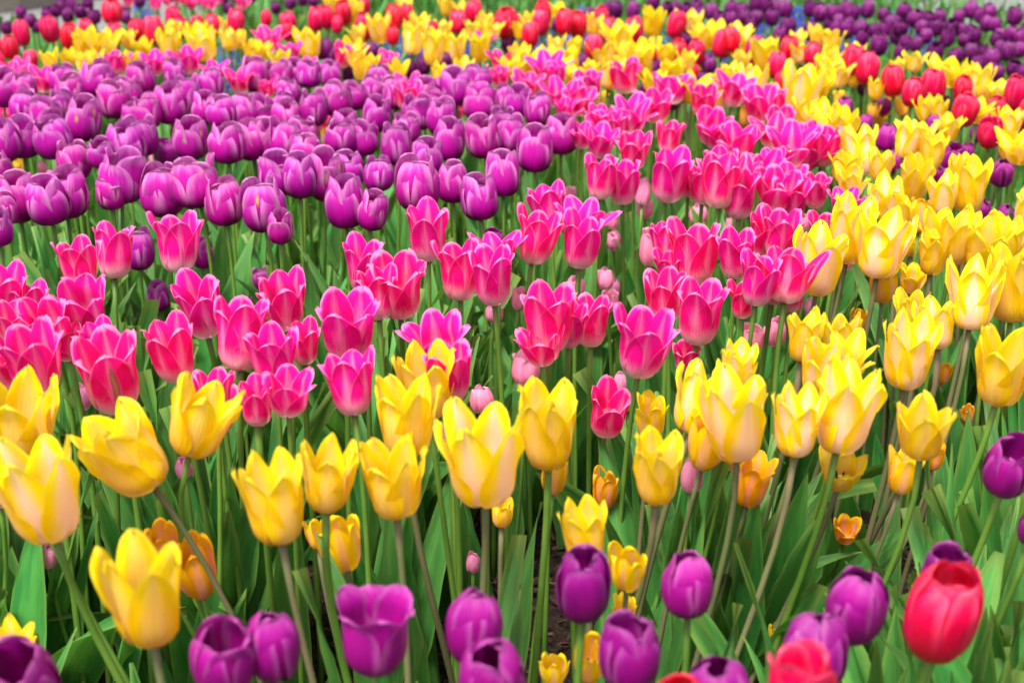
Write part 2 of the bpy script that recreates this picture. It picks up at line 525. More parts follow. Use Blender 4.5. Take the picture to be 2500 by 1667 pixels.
# paths behind the bed
s = Mat('pale path paving')
tc = s.n('ShaderNodeTexCoord')
c = s.mix(s.noise(tc.outputs['Object'], 3, 5, .7), (.115, .115, .12), (.17, .167, .167))
M['path'] = s.finish(c, .85, .2, 0)
sheet('path', [(-9, 5.0), (-3.0, 5.1), (-2.0, 5.3), (-1.5, 5.9), (-1.35, 6.8), (-1.5, 7.6), (-2.2, 8.1), (-2.40, 7.75), (-2.53, 7.42), (-2.8, 7.08), (-4, 6.8), (-9, 5.9)], .012, M['path'])
sheet('path', [(2.45, 5.3), (9, 4.6), (9, 9.8), (4.5, 9.2), (2.6, 8.6), (1.95, 8.0), (1.9, 7.3), (2.1, 6.3)], .012, M['path'])
s = Mat('weathered kerb stone')
tc = s.n('ShaderNodeTexCoord')
c = s.mix(s.noise(tc.outputs['Object'], 9, 5, .7), (.13, .11, .095), (.20, .18, .155))
M['kerb'] = s.finish(c, .9, .2, 0, None, s.bump(s.noise(tc.outputs['Object'], 40, 4), .5, .01))
def kerb(pts, w, h):
    V, F = [], []
    for i, (x, y) in enumerate(pts):
        a = Vector(pts[max(0, i - 1)]); b = Vector(pts[min(len(pts) - 1, i + 1)])
        d = (b - a).normalized(); nn = Vector((-d.y, d.x)) * w / 2
        for sx, z in ((-1, 0), (-1, h - .012), (-.85, h), (.85, h), (1, h - .012), (1, 0)):
            V.append((x + nn.x * sx, y + nn.y * sx, z))
    for i in range(len(pts) - 1):
        for k in range(5):
            F.append((i * 6 + k, i * 6 + k + 1, i * 6 + k + 7, i * 6 + k + 6))
    F.append((5, 4, 3, 2, 1, 0)); e = (len(pts) - 1) * 6
    F.append(tuple(e + k for k in range(6)))
    return V, F
kv, kf = kerb([(-9, 6.0), (-4, 6.9), (-2.85, 7.18), (-2.60, 7.48), (-2.47, 7.80), (-2.25, 8.2)], .20, .12)
tag(link('kerb', build_mesh('kerb', kv, kf, M['kerb'], smooth=False)), kind='structure')

# ground cover beyond the bed: long narrow leaves
def blades(count, place, hmin, hmax, wmin, wmax, seed, nu=4, arch=.4):
    rng = random.Random(seed)
    parts = []
    for k in range(count):
        x, y = place(rng)
        t = rng.uniform(0, 2 * pi); ct, st = cos(t), sin(t)
        g = leaf_geo(rng, rng.uniform(hmin, hmax), rng.uniform(wmin, wmax), arch_for(abs(rng.gauss(arch, arch)), t), rng.gauss(0, .6), nu, 2 if nu < 6 else 6)
        parts.append([[(q[0] * ct - q[1] * st + x, q[0] * st + q[1] * ct + y, q[2]) for q in g[0]], g[1], g[2], g[3], [rng.random()] * len(g[0])])
    return join(parts)

def far_place(rng):
    while True:
        y = 4.4 + 6.5 * rng.random(); x = rng.uniform(-.42, .42) * y
        left_path = x < -1.15 and y > 4.55 and not (x < -2.75 and y > 7.6)
        right_path = x > 1.75 and y > 4.9
        if not (left_path or right_path): return x, y
g = blades(5200, far_place, .22, .42, .012, .035, 21)
tag(link('ground_cover', build_mesh('ground_cover', g[0], g[1], M['leaf'], g[2], g[3], g[4])), kind='stuff', label='green leaves covering the ground beyond the flower bed', cat='ground cover')

# tulip foliage filling the bed between the stems
def bed_place(rng):
    while True:
        y = sqrt(rng.uniform(.72 ** 2, 4.7 ** 2)); x = rng.uniform(-.41, .41) * (y + .2)
        if not in_clear(x, y): return x, y
def bed_leaves(count, seed):
    rng = random.Random(seed)
    parts = []
    for k in range(count):
        x, y = bed_place(rng)
        sc = rng.uniform(.7, 1.12)
        t = rng.uniform(0, 2 * pi)
        g = rnd_leaf(rng, 8 if y < 2.2 else 5, 4, t)
        ct, st = cos(t) * sc, sin(t) * sc
        parts.append([[(q[0] * ct - q[1] * st + x, q[0] * st + q[1] * ct + y, q[2] * sc) for q in g[0]], g[1], g[2], g[3], [rng.random()] * len(g[0])])
    return join(parts)
g = bed_leaves(3900, 31)
def front_place(rng):
    while True:
        y = rng.uniform(.86, 1.95); x = rng.uniform(-.41, .41) * (y + .1)
        if not in_clear(x, y): return x, y
g2 = blades(900, front_place, .25, .38, .046, .080, 57, 10, .25)
g3 = blades(260, front_place, .26, .40, .040, .066, 58, 12, .75)
g = join([list(g), list(g2), list(g3)])
tag(link('foliage', build_mesh('foliage', g[0], g[1], M['leaf'], g[2], g[3], g[4])), kind='stuff', label='broad green tulip leaves filling the bed between the stems', cat='foliage')

# dark shrub at the far left behind the kerb
s = Mat('shrub leaves')
c = s.mix(s.attr('tone'), (.02, .075, .03), (.06, .17, .05))
M['shrub'] = s.finish(c, .5, .4, .2)
s = Mat('woody stem')
M['wood'] = s.finish((.06, .04, .025), .8, .2, 0)
def shrub(x, y, w, h, seed, label):
    rng = random.Random(seed)
    root = bpy.data.objects.new('shrub', None); col.objects.link(root); root.location = (x, y, 0)
    tag(root, label, 'shrub')
    st = []
    tips = []
    for k in range(9):
        a = rng.uniform(0, 6.3); r = w * .45 * rng.random() ** .5
        e = Vector((r * cos(a), r * sin(a), h * rng.uniform(.6, .9)))
        p = [e * t + Vector((0, 0, .02)) for t in (0, .35, .7, 1)]
        st.append(tube(p, [.012, .009, .006, .003], 5)); tips.append(e)
    g = join([list(q) for q in st])
    link('branch', build_mesh('branch', g[0], g[1], M['wood']), root)
    parts = []
    for k in range(1100):
        e = rng.choice(tips)
        c_ = e * rng.uniform(.45, 1.05) + Vector((rng.gauss(0, .12 * w), rng.gauss(0, .12 * w), rng.gauss(0, .10 * h)))
        L_ = rng.uniform(.03, .06); d = Vector((rng.gauss(0, 1), rng.gauss(0, 1), rng.gauss(.3, .6))).normalized()
        sd = d.cross(Vector((rng.gauss(0, 1), rng.gauss(0, 1), rng.gauss(0, 1)))).normalized() * L_ * .28
        nn = d.cross(sd).normalized() * L_ * .08
        vs = [c_, c_ + d * L_ * .5 + sd + nn, c_ + d * L_, c_ + d * L_ * .5 - sd + nn]
        parts.append([[tuple(q) for q in vs], [(0, 1, 2), (0, 2, 3)], [rng.random()] * 4])
    g = join(parts)
    link('crown', build_mesh('crown', g[0], g[1], M['shrub'], None, None, g[2]), root)
shrub(-3.05, 8.2, .8, .42, 41, 'dark green shrub in the far corner behind the stone kerb')
shrub(-2.1, 8.9, .9, .42, 42, 'low green shrub behind the far purple tulip patch, right of the darker shrub')

# ------------------------------------------------------------------ the tulips
# kind, x, y, height of the flower's base, flower length, width/length (0 = natural), lean, size class, label or group
TULIPS = [
('D',-0.784,4.393,0.403,0.031,0,-0.4,23,0),
('P',-0.955,4.135,0.431,0.0397,0,-7.1,24,1),
('P',-0.84,4.164,0.426,0.0397,0,0.9,25,1),
('P',-0.998,4.209,0.419,0.0397,0,-0.5,27,1),
('P',-0.928,4.108,0.431,0.0397,0,-5.1,27,1),
('D',-0.881,4.458,0.391,0.0328,0,-6.9,27,0),
('D',-0.827,4.383,0.399,0.031,0,0.1,24,0),
('D',-0.561,4.347,0.402,0.031,0,5,23,2),
('D',-0.639,4.436,0.388,0.0375,0,0.7,31,2),
('P',-1.073,4.062,0.43,0.0397,0,3.2,27,1),
('D',-1.088,4.239,0.406,0.0312,0,3.8,27,0),
('P',-0.892,4.196,0.411,0.0397,0,6,24,1),
('D',-0.582,4.256,0.403,0.036,0,0.2,31,2),
('D',-1.214,4.164,0.409,0.031,0,0.2,24,0),
('P',-0.912,4.129,0.413,0.0397,0,2.4,24,1),
('D',-0.638,4.164,0.409,0.0337,0,11.1,29,2),
('D',0.415,4.283,0.395,0.041,0,4.8,35,3),
('P',-0.837,4.022,0.424,0.0397,0,-1.2,23,1),
('P',-0.769,4.118,0.413,0.0397,0,5.7,23,1),
('P',-0.969,3.951,0.431,0.0397,0,-2.2,29,1),
('D',-1.246,4.108,0.409,0.0333,0,-1.1,29,0),
('Y',-0.307,4.087,0.412,0.048,0,3.6,43,4),
('Y',-0.504,4.066,0.411,0.0537,0,3.1,48,4),
('D',0.694,4.141,0.402,0.0427,0,1.3,37,3),
('D',-1.314,4.235,0.388,0.0374,0,-1.6,32,0),
('D',-0.816,4.174,0.395,0.031,0,-3.3,19,0),
('D',-0.662,4.073,0.408,0.031,0,-3.5,27,2),
('D',0.722,4.14,0.4,0.0427,0,0.4,37,3),
('D',0.429,4.071,0.405,0.033,0,10.2,29,3),
('D',-1.113,4.18,0.389,0.031,0,3.8,24,0),
('Y',-0.175,3.874,0.426,0.0543,0.75,0.4,51,4),
('D',0.261,4.03,0.407,0.0326,0,-0.6,29,3),
('D',0.461,4.113,0.397,0.0363,0,-0.5,32,3),
('D',0.631,4.176,0.389,0.0415,0,-0.3,36,3),
('D',0.752,4.149,0.392,0.0428,0,2.5,37,3),
('D',-1.262,4.012,0.406,0.031,0,-0.7,19,0),
('R',-0.393,3.816,0.43,0.0564,0,3.4,53,5),
('D',0.492,4.09,0.397,0.0361,0,-1.3,32,3),
('D',0.516,4.057,0.401,0.0418,0,0.3,37,3),
('D',0.825,4.014,0.406,0.0399,0,-1.9,36,3),
('D',-1.186,3.98,0.407,0.0352,0,0.7,32,0),
('D',0.744,3.952,0.411,0.0437,0,-0.8,40,3),
('D',0.948,4.117,0.39,0.044,0,-3,39,3),
('D',0.968,3.957,0.41,0.0437,0,4.6,40,3),
('D',1.096,4.069,0.396,0.042,0,4.5,37,3),
('D',1.291,4.074,0.395,0.042,0,-2.3,37,3),
('Y',-0.138,3.889,0.416,0.0514,0,0.7,48,4),
('D',0.289,4.082,0.392,0.0451,0,1.4,40,3),
('D',0.332,3.978,0.405,0.0425,0,2.4,39,3),
('D',0.651,4.101,0.389,0.0393,0,-0,35,3),
('D',1.293,3.92,0.412,0.0361,0,-4,33,3),
('D',-1.372,4.053,0.394,0.0328,0,-0.9,29,0),
('D',-1.274,3.972,0.402,0.0322,0,2,29,0),
('D',-1.173,4.005,0.398,0.031,0,-3.9,21,0),
('D',0.218,4.075,0.389,0.033,0,0.9,29,3),
('D',0.55,3.992,0.4,0.0412,0,-0.5,37,3),
('D',0.863,3.926,0.408,0.0405,0,4.4,37,3),
('D',0.824,3.881,0.411,0.0429,0,4.7,40,3),
('D',0.926,3.942,0.403,0.0407,0,0.4,37,3),
('D',1.019,3.979,0.398,0.0352,0,-1.8,32,3),
('D',-1.23,4.01,0.392,0.0355,0,1.9,32,0),
('D',0.512,3.953,0.399,0.035,0,-2.8,32,3),
('D',-1.105,3.827,0.412,0.0324,0,6.5,31,0),
('D',-1.047,3.93,0.399,0.031,0,-8.7,24,0),
('D',1.159,3.923,0.4,0.0347,0,-0.6,32,3),
('D',1.224,3.96,0.395,0.035,0,-4.5,32,3),
('D',1.276,3.939,0.398,0.0377,0,2.4,35,3),
('R',-1.012,3.662,0.432,0.0605,0.91,3.1,60,'tallest red tulip at the far left, standing over the purple ones'),
('R',-0.424,3.667,0.431,0.0611,0,-3.3,60,5),
('R',-0.098,3.773,0.416,0.0628,0,-3.4,60,5),
('D',0.638,3.975,0.39,0.0352,0,-1,32,3),
('D',0.644,3.83,0.409,0.0367,0,6.9,35,3),
('D',1.357,3.913,0.397,0.0418,0,1.6,39,3),
('Y',-0.403,3.685,0.425,0.065,0,-6.7,64,4),
('R',-0.267,3.691,0.424,0.0533,0,0.2,52,5),
('R',0.081,3.683,0.425,0.0641,0,-3.8,62,5),
('D',0.594,3.917,0.395,0.0347,0,-6.8,32,3),
('D',0.689,3.84,0.405,0.0396,0,0.6,37,3),
('D',1.086,3.914,0.395,0.0419,0,5.5,39,3),
('R',-0.627,3.695,0.422,0.041,0,-1.9,40,5),
('Y',0.113,3.801,0.408,0.0615,0,-2.9,59,4),
('D',-1.271,3.822,0.404,0.031,0,-0.9,24,0),
('D',0.553,3.861,0.399,0.037,0,2.3,35,3),
('D',1.094,3.799,0.407,0.0364,0,-5.3,35,3),
('D',0.871,3.86,0.396,0.0342,0,-4,32,3),
('R',-0.46,3.608,0.428,0.0575,0,-5.1,57,5),
('R',-0.865,3.686,0.416,0.056,0,4.5,55,6),
('R',0.226,3.603,0.425,0.0587,0,-6.7,59,5),
('D',0.967,3.702,0.411,0.0328,0,4.7,32,3),
('R',-0.295,3.622,0.421,0.0617,0,-1.3,61,5),
('R',-0.5,3.678,0.412,0.0586,0,4.9,57,5),
('Y',0.048,3.621,0.419,0.052,0,-8.1,52,4),
('D',0.116,3.733,0.405,0.031,0,-1.2,21,2),
('D',0.636,3.827,0.392,0.0339,0,-6.4,32,3),
('D',0.817,3.717,0.407,0.031,0,-5.2,29,3),
('D',0.999,3.782,0.398,0.0391,0,-2.9,37,3),
('D',1.23,3.745,0.403,0.0359,0,0.9,35,3),
('D',1.247,3.728,0.405,0.033,0,-5.6,32,3),
('D',-1.26,3.831,0.389,0.0311,0,2.3,29,0),
('Y',-0.232,3.57,0.424,0.0525,0,3.6,53,4),
('Y',-0.066,3.648,0.413,0.0537,0,-2.2,53,4),
('R',-0.564,3.659,0.409,0.0542,0,-5.2,53,5),
('R',-0.433,3.582,0.419,0.0425,0,0.2,43,5),
('D',-1.319,3.77,0.391,0.031,0,1.3,29,0),
('Y',-0.721,3.59,0.416,0.0446,0,1.1,35,7),
('R',-0.138,3.64,0.409,0.058,0,2.4,57,5),
('D',0.709,3.712,0.399,0.0411,0,-4,40,3),
('D',1.045,3.689,0.402,0.0354,0,3.8,35,3),
('R',-0.78,3.584,0.414,0.0478,0,0.1,48,6),
('R',0,3.555,0.418,0.058,0,-0.1,59,5),
('R',0.073,3.577,0.415,0.061,0,-1.7,61,5),
('R',0.126,3.48,0.428,0.0619,0,1.1,64,5),
('Y',0.199,3.56,0.417,0.0564,0,5.4,57,4),
('Y',0.349,3.61,0.41,0.0677,0.93,1.2,68,4),
('D',0.825,3.677,0.401,0.0326,0,-2.8,32,3),
('D',0.967,3.604,0.411,0.0373,0,4.5,37,3),
('D',1.067,3.629,0.408,0.0375,0,-6.4,37,3),
('D',1.109,3.66,0.403,0.0378,0,3.6,37,3),
('R',-0.679,3.542,0.417,0.0644,0,3.4,65,6),
('Y',-0.209,3.507,0.422,0.0465,0,4.2,48,4),
('D',0.862,3.585,0.411,0.0371,0,5.4,37,3),
('D',1.15,3.691,0.396,0.0327,0,-1.1,32,3),
('R',-0.017,3.441,0.429,0.0702,0,1.9,73,5),
('R',-0.725,3.488,0.422,0.053,0,0,55,6),
('Y',-0.097,3.479,0.423,0.0446,0,3.6,45,4),
('D',0.003,3.577,0.409,0.0396,0,4.4,40,2),
('R',0.162,3.522,0.417,0.064,0,-2.6,65,5),
('Y',0.431,3.537,0.415,0.069,0,1.2,70,4),
('D',0.897,3.562,0.411,0.0316,0,-7.4,32,3),
('D',0.916,3.573,0.41,0.0343,0,7,35,3),
('D',1.287,3.628,0.402,0.0322,0,-0.7,32,3),
('R',0.391,3.491,0.42,0.0648,0,11.2,66,5),
('R',-1.027,3.495,0.418,0.0467,0,-4.9,48,6),
('R',-0.806,3.482,0.42,0.0517,0,10.5,53,6),
('D',0.85,3.663,0.395,0.046,0,-2,45,3),
('R',-0.536,3.441,0.423,0.0434,0,0.3,45,5),
('R',-0.352,3.472,0.419,0.0644,0,-1.9,66,5),
('R',-0.191,3.405,0.428,0.043,0,6.7,45,5),
('Y',-0.17,3.546,0.408,0.0496,0,-3.1,51,4),
('Y',-0.044,3.387,0.43,0.0474,0,-0.7,51,4),
('Y',0.021,3.413,0.427,0.0503,0,0.1,53,4),
('D',0.757,3.666,0.392,0.0434,0,3.2,43,3),
('R',-0.874,3.368,0.432,0.0488,0,-1.5,52,6),
('D',0.666,3.591,0.399,0.0319,0,5.3,32,3),
('R',-1.088,3.41,0.423,0.062,0,-5.2,65,6),
('Y',-0.885,3.49,0.411,0.0463,0,-4,48,7),
('Y',-0.361,3.38,0.426,0.0448,0,-1.5,48,4),
('R',0.227,3.453,0.416,0.0564,0,4.7,59,5),
('D',1.221,3.602,0.395,0.032,0,-4.4,32,3),
('D',1.245,3.591,0.397,0.0345,0,-0.8,35,3),
('Y',-0.309,3.375,0.426,0.0699,0.8,-0.9,74,4),
('Y',-0.75,3.449,0.414,0.0572,0,-0.6,60,7),
('D',1.018,3.556,0.399,0.0342,0,7.2,35,3),
('R',-0.927,3.381,0.421,0.0515,0,-4.2,55,6),
('D',0.966,3.612,0.388,0.0374,0,0.7,37,3),
('D',1.124,3.517,0.402,0.0416,0,-4.2,43,3),
('R',-0.276,3.345,0.425,0.0435,0,-3.1,47,5),
('R',-0.818,3.302,0.43,0.0626,0,-3.4,68,6),
('R',0.29,3.391,0.417,0.0668,0,-6.1,70,5),
('D',0.864,3.562,0.393,0.0343,0,4.9,35,3),
('D',1.252,3.546,0.395,0.0341,0,0.7,35,3),
('R',-1.122,3.306,0.428,0.059,0,-1.3,64,6),
('Y',-0.778,3.321,0.425,0.0576,0,-3,63,7),
('D',0.418,3.446,0.407,0.031,0,1.3,27,3),
('Y',0.697,3.285,0.43,0.0497,0,2.8,55,8),
('D',1.051,3.485,0.401,0.0387,0,3.6,40,3),
('D',1.096,3.493,0.4,0.031,0,-1.1,32,3),
('D',1.168,3.478,0.402,0.031,0,2,32,3),
('R',0.041,3.293,0.427,0.0563,0,2.6,61,5),
('Y',-0.876,3.282,0.428,0.0446,0,1.2,35,7),
('Y',-0.618,3.287,0.427,0.0446,0,-0.5,40,7),
('P',-0.063,3.299,0.425,0.0397,0,-0.8,43,9),
('R',-0.997,3.24,0.431,0.0566,0,6.2,62,6),
('O',-0.386,3.733,0.36,0.0298,0,-0.1,27,10),
('Y',0.473,3.394,0.409,0.0639,0,1.5,68,4),
('Y',0.654,3.295,0.423,0.0446,0,-2.4,47,8),
('Y',-0.908,3.227,0.431,0.05,0,-0.5,56,7),
('Y',0.44,3.337,0.415,0.0591,0,-2.1,64,4),
('Y',-0.633,3.225,0.43,0.05,0,3.2,56,7),
('D',-0.013,3.435,0.398,0.031,0,4.4,29,2),
('Y',0.251,3.341,0.412,0.0666,0,-0.9,72,4),
('D',0.954,3.486,0.391,0.0336,0,-0.8,35,3),
('Y',0.514,3.289,0.417,0.0643,0,1.2,70,4),
('Y',0.721,3.256,0.422,0.0553,0,0.6,61,8),
('D',0.944,3.364,0.406,0.031,0,1.6,32,3),
('P',-0.551,3.272,0.418,0.0628,0,-1.5,69,9),
('Y',-0.944,3.265,0.416,0.053,0,-3.7,59,7),
('R',0.483,3.165,0.431,0.0589,0,-2.7,66,5),
('Y',-0.227,3.248,0.417,0.0711,0.8,5.8,78,4),
('D',0.867,3.409,0.392,0.048,0,2.1,51,3),
('R',-1.138,3.182,0.423,0.0426,0,-8.8,48,6),
('Y',-0.944,3.195,0.421,0.0625,0,-0.3,70,7),
('Y',-0.892,3.183,0.423,0.0446,0,-0.4,45,7),
('Y',-0.835,3.242,0.414,0.0446,0,5,43,7),
('Y',0.096,3.163,0.426,0.0491,0,-2.1,56,4),
('Y',0.14,3.245,0.414,0.0446,0,-0.2,48,4),
('Y',0.313,3.224,0.417,0.0476,0,-0.2,53,4),
('D',1.121,3.302,0.405,0.0318,0,-2.5,35,3),
('Y',-0.754,3.163,0.424,0.0608,0,5.1,69,7),
('D',1.193,3.384,0.39,0.0326,0,3,35,3),
('Y',-0.455,3.239,0.411,0.064,1.15,-2.5,72,4),
('Y',-0.664,3.112,0.429,0.069,0,-1.6,80,7),
('D',-0.324,3.306,0.4,0.0331,0,-3.2,36,2),
('R',0.472,3.246,0.409,0.0604,0,6.4,66,5),
('R',-1.092,3.128,0.425,0.0513,0,2.2,59,6),
('R',0.175,3.092,0.431,0.0518,0,0.8,60,5),
('D',-0.426,3.258,0.404,0.0435,0,0.3,48,2),
('Y',-0.554,3.066,0.431,0.0453,0,2,53,7),
('Y',-0.547,3.114,0.424,0.0483,0,0.9,56,7),
('P',-0.477,3.12,0.423,0.0462,0,-2,53,9),
('Y',-0.353,3.163,0.417,0.0538,0,0.3,61,4),
('D',0.88,3.252,0.403,0.0338,0,3.6,37,3),
('D',0.969,3.294,0.396,0.0391,0,-1.6,43,3),
('D',1.028,3.218,0.408,0.0358,0,1.4,40,3),
('D',1.059,3.247,0.404,0.0337,0,1.4,37,3),
('D',1.11,3.215,0.408,0.0382,0,-4,43,3),
('D',-0.41,3.251,0.4,0.031,0,-4.4,32,2),
('Y',-0.068,3.088,0.426,0.0642,0.8,-2.9,74,4),
('R',0.363,3.141,0.417,0.0492,0,0.9,56,5),
('R',0.61,3.171,0.413,0.0567,0,0.6,64,11),
('Y',-0.128,3.182,0.409,0.0675,0.75,3.5,76,4),
('Y',0.735,3.069,0.426,0.0477,0,-2.9,56,8),
('R',0.322,3.171,0.408,0.0449,0,-8.3,51,5),
('Y',0.33,3.076,0.423,0.0478,0,1.6,56,4),
('R',0.399,3.106,0.418,0.0544,0,-1.8,62,5),
('Y',0.632,3.148,0.412,0.0512,0,0.4,59,8),
('D',1.014,3.275,0.392,0.0316,0,-2.8,35,3),
('Y',-0.168,3.022,0.429,0.0713,0.61,2.8,84,4),
('R',0.529,3.119,0.412,0.0651,0,-0.1,74,11),
('R',0.651,3.116,0.412,0.0488,0,3.2,56,11),
('D',0.746,3.224,0.395,0.031,0,0.4,32,3),
('Y',-0.967,3.121,0.409,0.0446,0,4.6,47,7),
('Y',-0.323,2.985,0.43,0.0486,0,-6.4,59,4),
('P',-0.358,3.014,0.425,0.0586,0.67,6.9,69,9),
('Y',-0.963,2.994,0.424,0.0446,0,-9.5,45,7),
('Y',-0.896,3.078,0.411,0.0446,0,1.7,45,7),
('Y',-0.484,2.995,0.424,0.0446,0,-1.5,48,4),
('D',-0.149,3.111,0.406,0.0324,0,5.8,37,2),
('Y',0.07,3.072,0.412,0.0523,0,0.3,61,4),
('D',0.16,3.186,0.394,0.031,0,0.9,27,3),
('Y',0.204,3.085,0.41,0.0617,0,-8.8,72,4),
('D',0.427,3.166,0.397,0.031,0,6.3,27,3),
('Y',0.49,3.049,0.415,0.0446,0,-3.2,51,4),
('D',1.04,3.111,0.406,0.0393,0,0.7,45,3),
('P',-0.025,2.974,0.425,0.0507,0,1.5,61,9),
('Y',0.363,2.98,0.424,0.0446,0,2.5,48,4),
('Y',0.654,2.941,0.431,0.0501,0,-2.6,61,8),
('R',-1.045,2.921,0.431,0.0409,0,-3.4,48,6),
('R',-1.032,3.066,0.408,0.0458,0,6.5,53,6),
('P',-0.261,3.006,0.418,0.0468,0,2.6,56,9),
('Y',0.126,3.061,0.409,0.0555,0,-11.5,65,4),
('Y',0.532,2.991,0.42,0.0709,0,-3.6,85,8),
('Y',0.846,3.015,0.416,0.0491,0,1.3,59,8),
('D',0.995,3.056,0.41,0.031,0,0.9,32,3),
('D',0.428,3.103,0.4,0.031,0,1.2,29,3),
('Y',-0.898,3.002,0.414,0.0467,0,-0.5,56,7),
('Y',-0.8,3.031,0.409,0.0516,0,-1.1,61,7),
('P',-0.676,3.001,0.414,0.0612,0,0.8,73,9),
('Y',0.016,2.979,0.418,0.0602,0.68,-0.4,72,4),
('P',-0.836,3.019,0.409,0.056,0,1.2,66,9),
('P',-0.413,2.881,0.431,0.0406,0,2,51,9),
('Y',-0.296,2.965,0.418,0.0461,0,4.3,56,4),
('D',-0.19,3.068,0.401,0.0365,0,3,43,2),
('Y',0.039,3.009,0.411,0.0535,0,1.8,64,4),
('O',0.431,3.195,0.38,0.0298,0,-8.7,27,10),
('R',0.703,2.937,0.422,0.0614,0,-2.3,74,11),
('P',-0.721,2.885,0.429,0.0546,0,0.2,68,9),
('Y',-0.003,2.931,0.421,0.0446,0,0.7,53,4),
('Y',0.244,2.94,0.42,0.0654,0,-3.5,80,4),
('D',0.304,3.04,0.403,0.031,0,-1.7,32,3),
('Y',0.634,2.904,0.425,0.0473,0,2.9,59,8),
('D',1.074,3.066,0.399,0.031,0,-1.8,35,3),
('D',-0.215,2.997,0.408,0.0368,0,0.3,44,2),
('P',-1.011,2.937,0.415,0.0447,0,2,55,9),
('Y',-0.102,2.97,0.41,0.0446,0,1,53,4),
('Y',0.269,2.939,0.416,0.0752,0.89,-7.3,92,'wide yellow tulip with spreading petals at the back, above the pink drift'),
('R',0.636,2.963,0.411,0.0409,0,2.6,43,11),
('Y',-0.314,2.957,0.41,0.046,0,1.5,56,4),
('R',0.541,2.907,0.418,0.0544,0,-2.7,66,11),
('Y',0.796,2.96,0.409,0.0446,0,-1.4,48,8),
('D',1.068,2.987,0.405,0.0311,0,2.6,37,3),
('D',-0.35,3.034,0.395,0.0316,0,0.8,37,2),
('Y',-0.23,2.902,0.417,0.0446,0,3.4,53,4),
('Y',0.093,2.911,0.416,0.0518,0,2.4,64,4),
('D',1.008,2.967,0.406,0.0375,0,-8,45,3),
('D',0.184,2.967,0.404,0.0331,0,-2.9,40,3),
('P',-0.584,2.82,0.426,0.0482,0,-3.9,61,9),
('P',0.071,2.813,0.428,0.0543,0,-2,69,12),
('Y',0.152,2.835,0.424,0.0446,0,6.2,52,4),
('R',0.383,3.035,0.39,0.0409,0,-1.8,40,5),
('Y',0.845,2.829,0.425,0.0504,0,-0.8,64,8),
('P',-1.008,2.861,0.417,0.0446,0,7.3,56,9),
('Y',-0.146,2.884,0.411,0.0446,0,2.2,51,4),
('P',-0.12,2.865,0.414,0.0404,0,1,51,9),
('Y',0.313,2.807,0.424,0.049,0,-0.3,62,4),
('D',0.387,2.911,0.406,0.031,0,1.4,32,2),
('Y',0.425,2.824,0.421,0.0472,0,1.3,60,4),
('R',0.717,2.885,0.411,0.0648,0,0.2,80,'upright red tulip overlapping another red one before the purple mass'),
('Y',0.907,2.852,0.417,0.0446,0,6.2,56,8),
('P',-0.021,2.803,0.423,0.0417,0,-7.5,53,9),
('V',-0.67,2.845,0.414,0.0573,0,-3.4,72,13),
('V',-0.431,2.831,0.416,0.0591,0,1.6,74,13),
('V',-0.364,2.876,0.408,0.0557,0,-6.5,69,13),
('P',0.085,2.775,0.425,0.0495,0,-3.8,64,12),
('Y',0.123,2.863,0.41,0.0446,0,-2.4,56,4),
('O',0.7,2.923,0.4,0.0306,0,-0.5,37,10),
('Y',0.858,2.778,0.425,0.0536,0,-8.9,69,8),
('V',-0.393,2.76,0.427,0.0545,0,3.1,70,13),
('Y',0.652,2.854,0.411,0.0519,0,-3.6,65,8),
('Y',0.188,2.788,0.419,0.0576,1.04,8.1,74,4),
('V',-0.451,2.78,0.418,0.0622,0,-6.4,80,13),
('P',-0.884,2.698,0.43,0.0502,0,2.5,66,9),
('V',-0.499,2.754,0.421,0.0688,0,5.3,89,13),
('V',-0.261,2.813,0.41,0.0546,0,-1,69,13),
('Y',0.267,2.702,0.428,0.0446,0,-1.1,53,4),
('O',0.419,2.974,0.38,0.0378,0,0.6,45,10),
('V',-0.84,2.669,0.431,0.0578,0,5.1,77,13),
('P',-0.521,2.736,0.42,0.0529,0,1.1,69,9),
('V',-0.064,2.682,0.429,0.0561,0,-2.2,74,13),
('P',0.218,2.765,0.415,0.0628,0,1.7,81,12),
('R',0.527,2.774,0.413,0.0409,0,-3.5,48,11),
('V',-0.7,2.695,0.426,0.0634,0,-1.4,84,13),
('D',0.727,2.947,0.38,0.031,0,0.2,29,14),
('D',0.267,2.855,0.394,0.031,0,3.7,27,2),
('V',-0.77,2.64,0.432,0.068,0,4.2,92,'violet tulip with a flat-topped crown in the back row, nearest the leftmost yellow cluster'),
('R',0.72,2.683,0.423,0.0584,0,-6.6,77,11),
('P',-0.466,2.699,0.418,0.0397,0,4.7,48,9),
('P',-0.186,2.688,0.42,0.044,0,5.9,59,9),
('P',0.03,2.749,0.409,0.0491,0,0.9,64,12),
('Y',0.871,2.658,0.425,0.0607,0.44,1.6,80,8),
('V',-0.555,2.623,0.43,0.0578,0,2.2,78,13),
('Y',0.685,2.687,0.416,0.0446,0.88,6.8,55,8),
('V',-0.902,2.629,0.424,0.056,0,3.6,76,13),
('R',0.827,2.613,0.427,0.0471,0,-4.2,64,11),
('V',-0.129,2.658,0.417,0.0497,0,4.8,66,13),
('Y',0.89,2.63,0.422,0.0446,0,0.3,56,8),
('P',0.144,2.678,0.412,0.0599,0,-2.7,80,12),
('V',-0.262,2.693,0.409,0.0544,0,2.2,72,13),
('D',0.327,2.763,0.395,0.031,0,-3.4,29,2),
('Y',0.33,2.604,0.425,0.0524,0,3.1,72,4),
('Y',0.567,2.645,0.418,0.0616,0.73,7.3,82,8),
('V',-0.796,2.565,0.43,0.0585,0,-0.8,81,13),
('V',-0.407,2.594,0.425,0.0495,0,-2.4,68,13),
('V',-0.101,2.582,0.427,0.0676,0,-4.4,93,13),
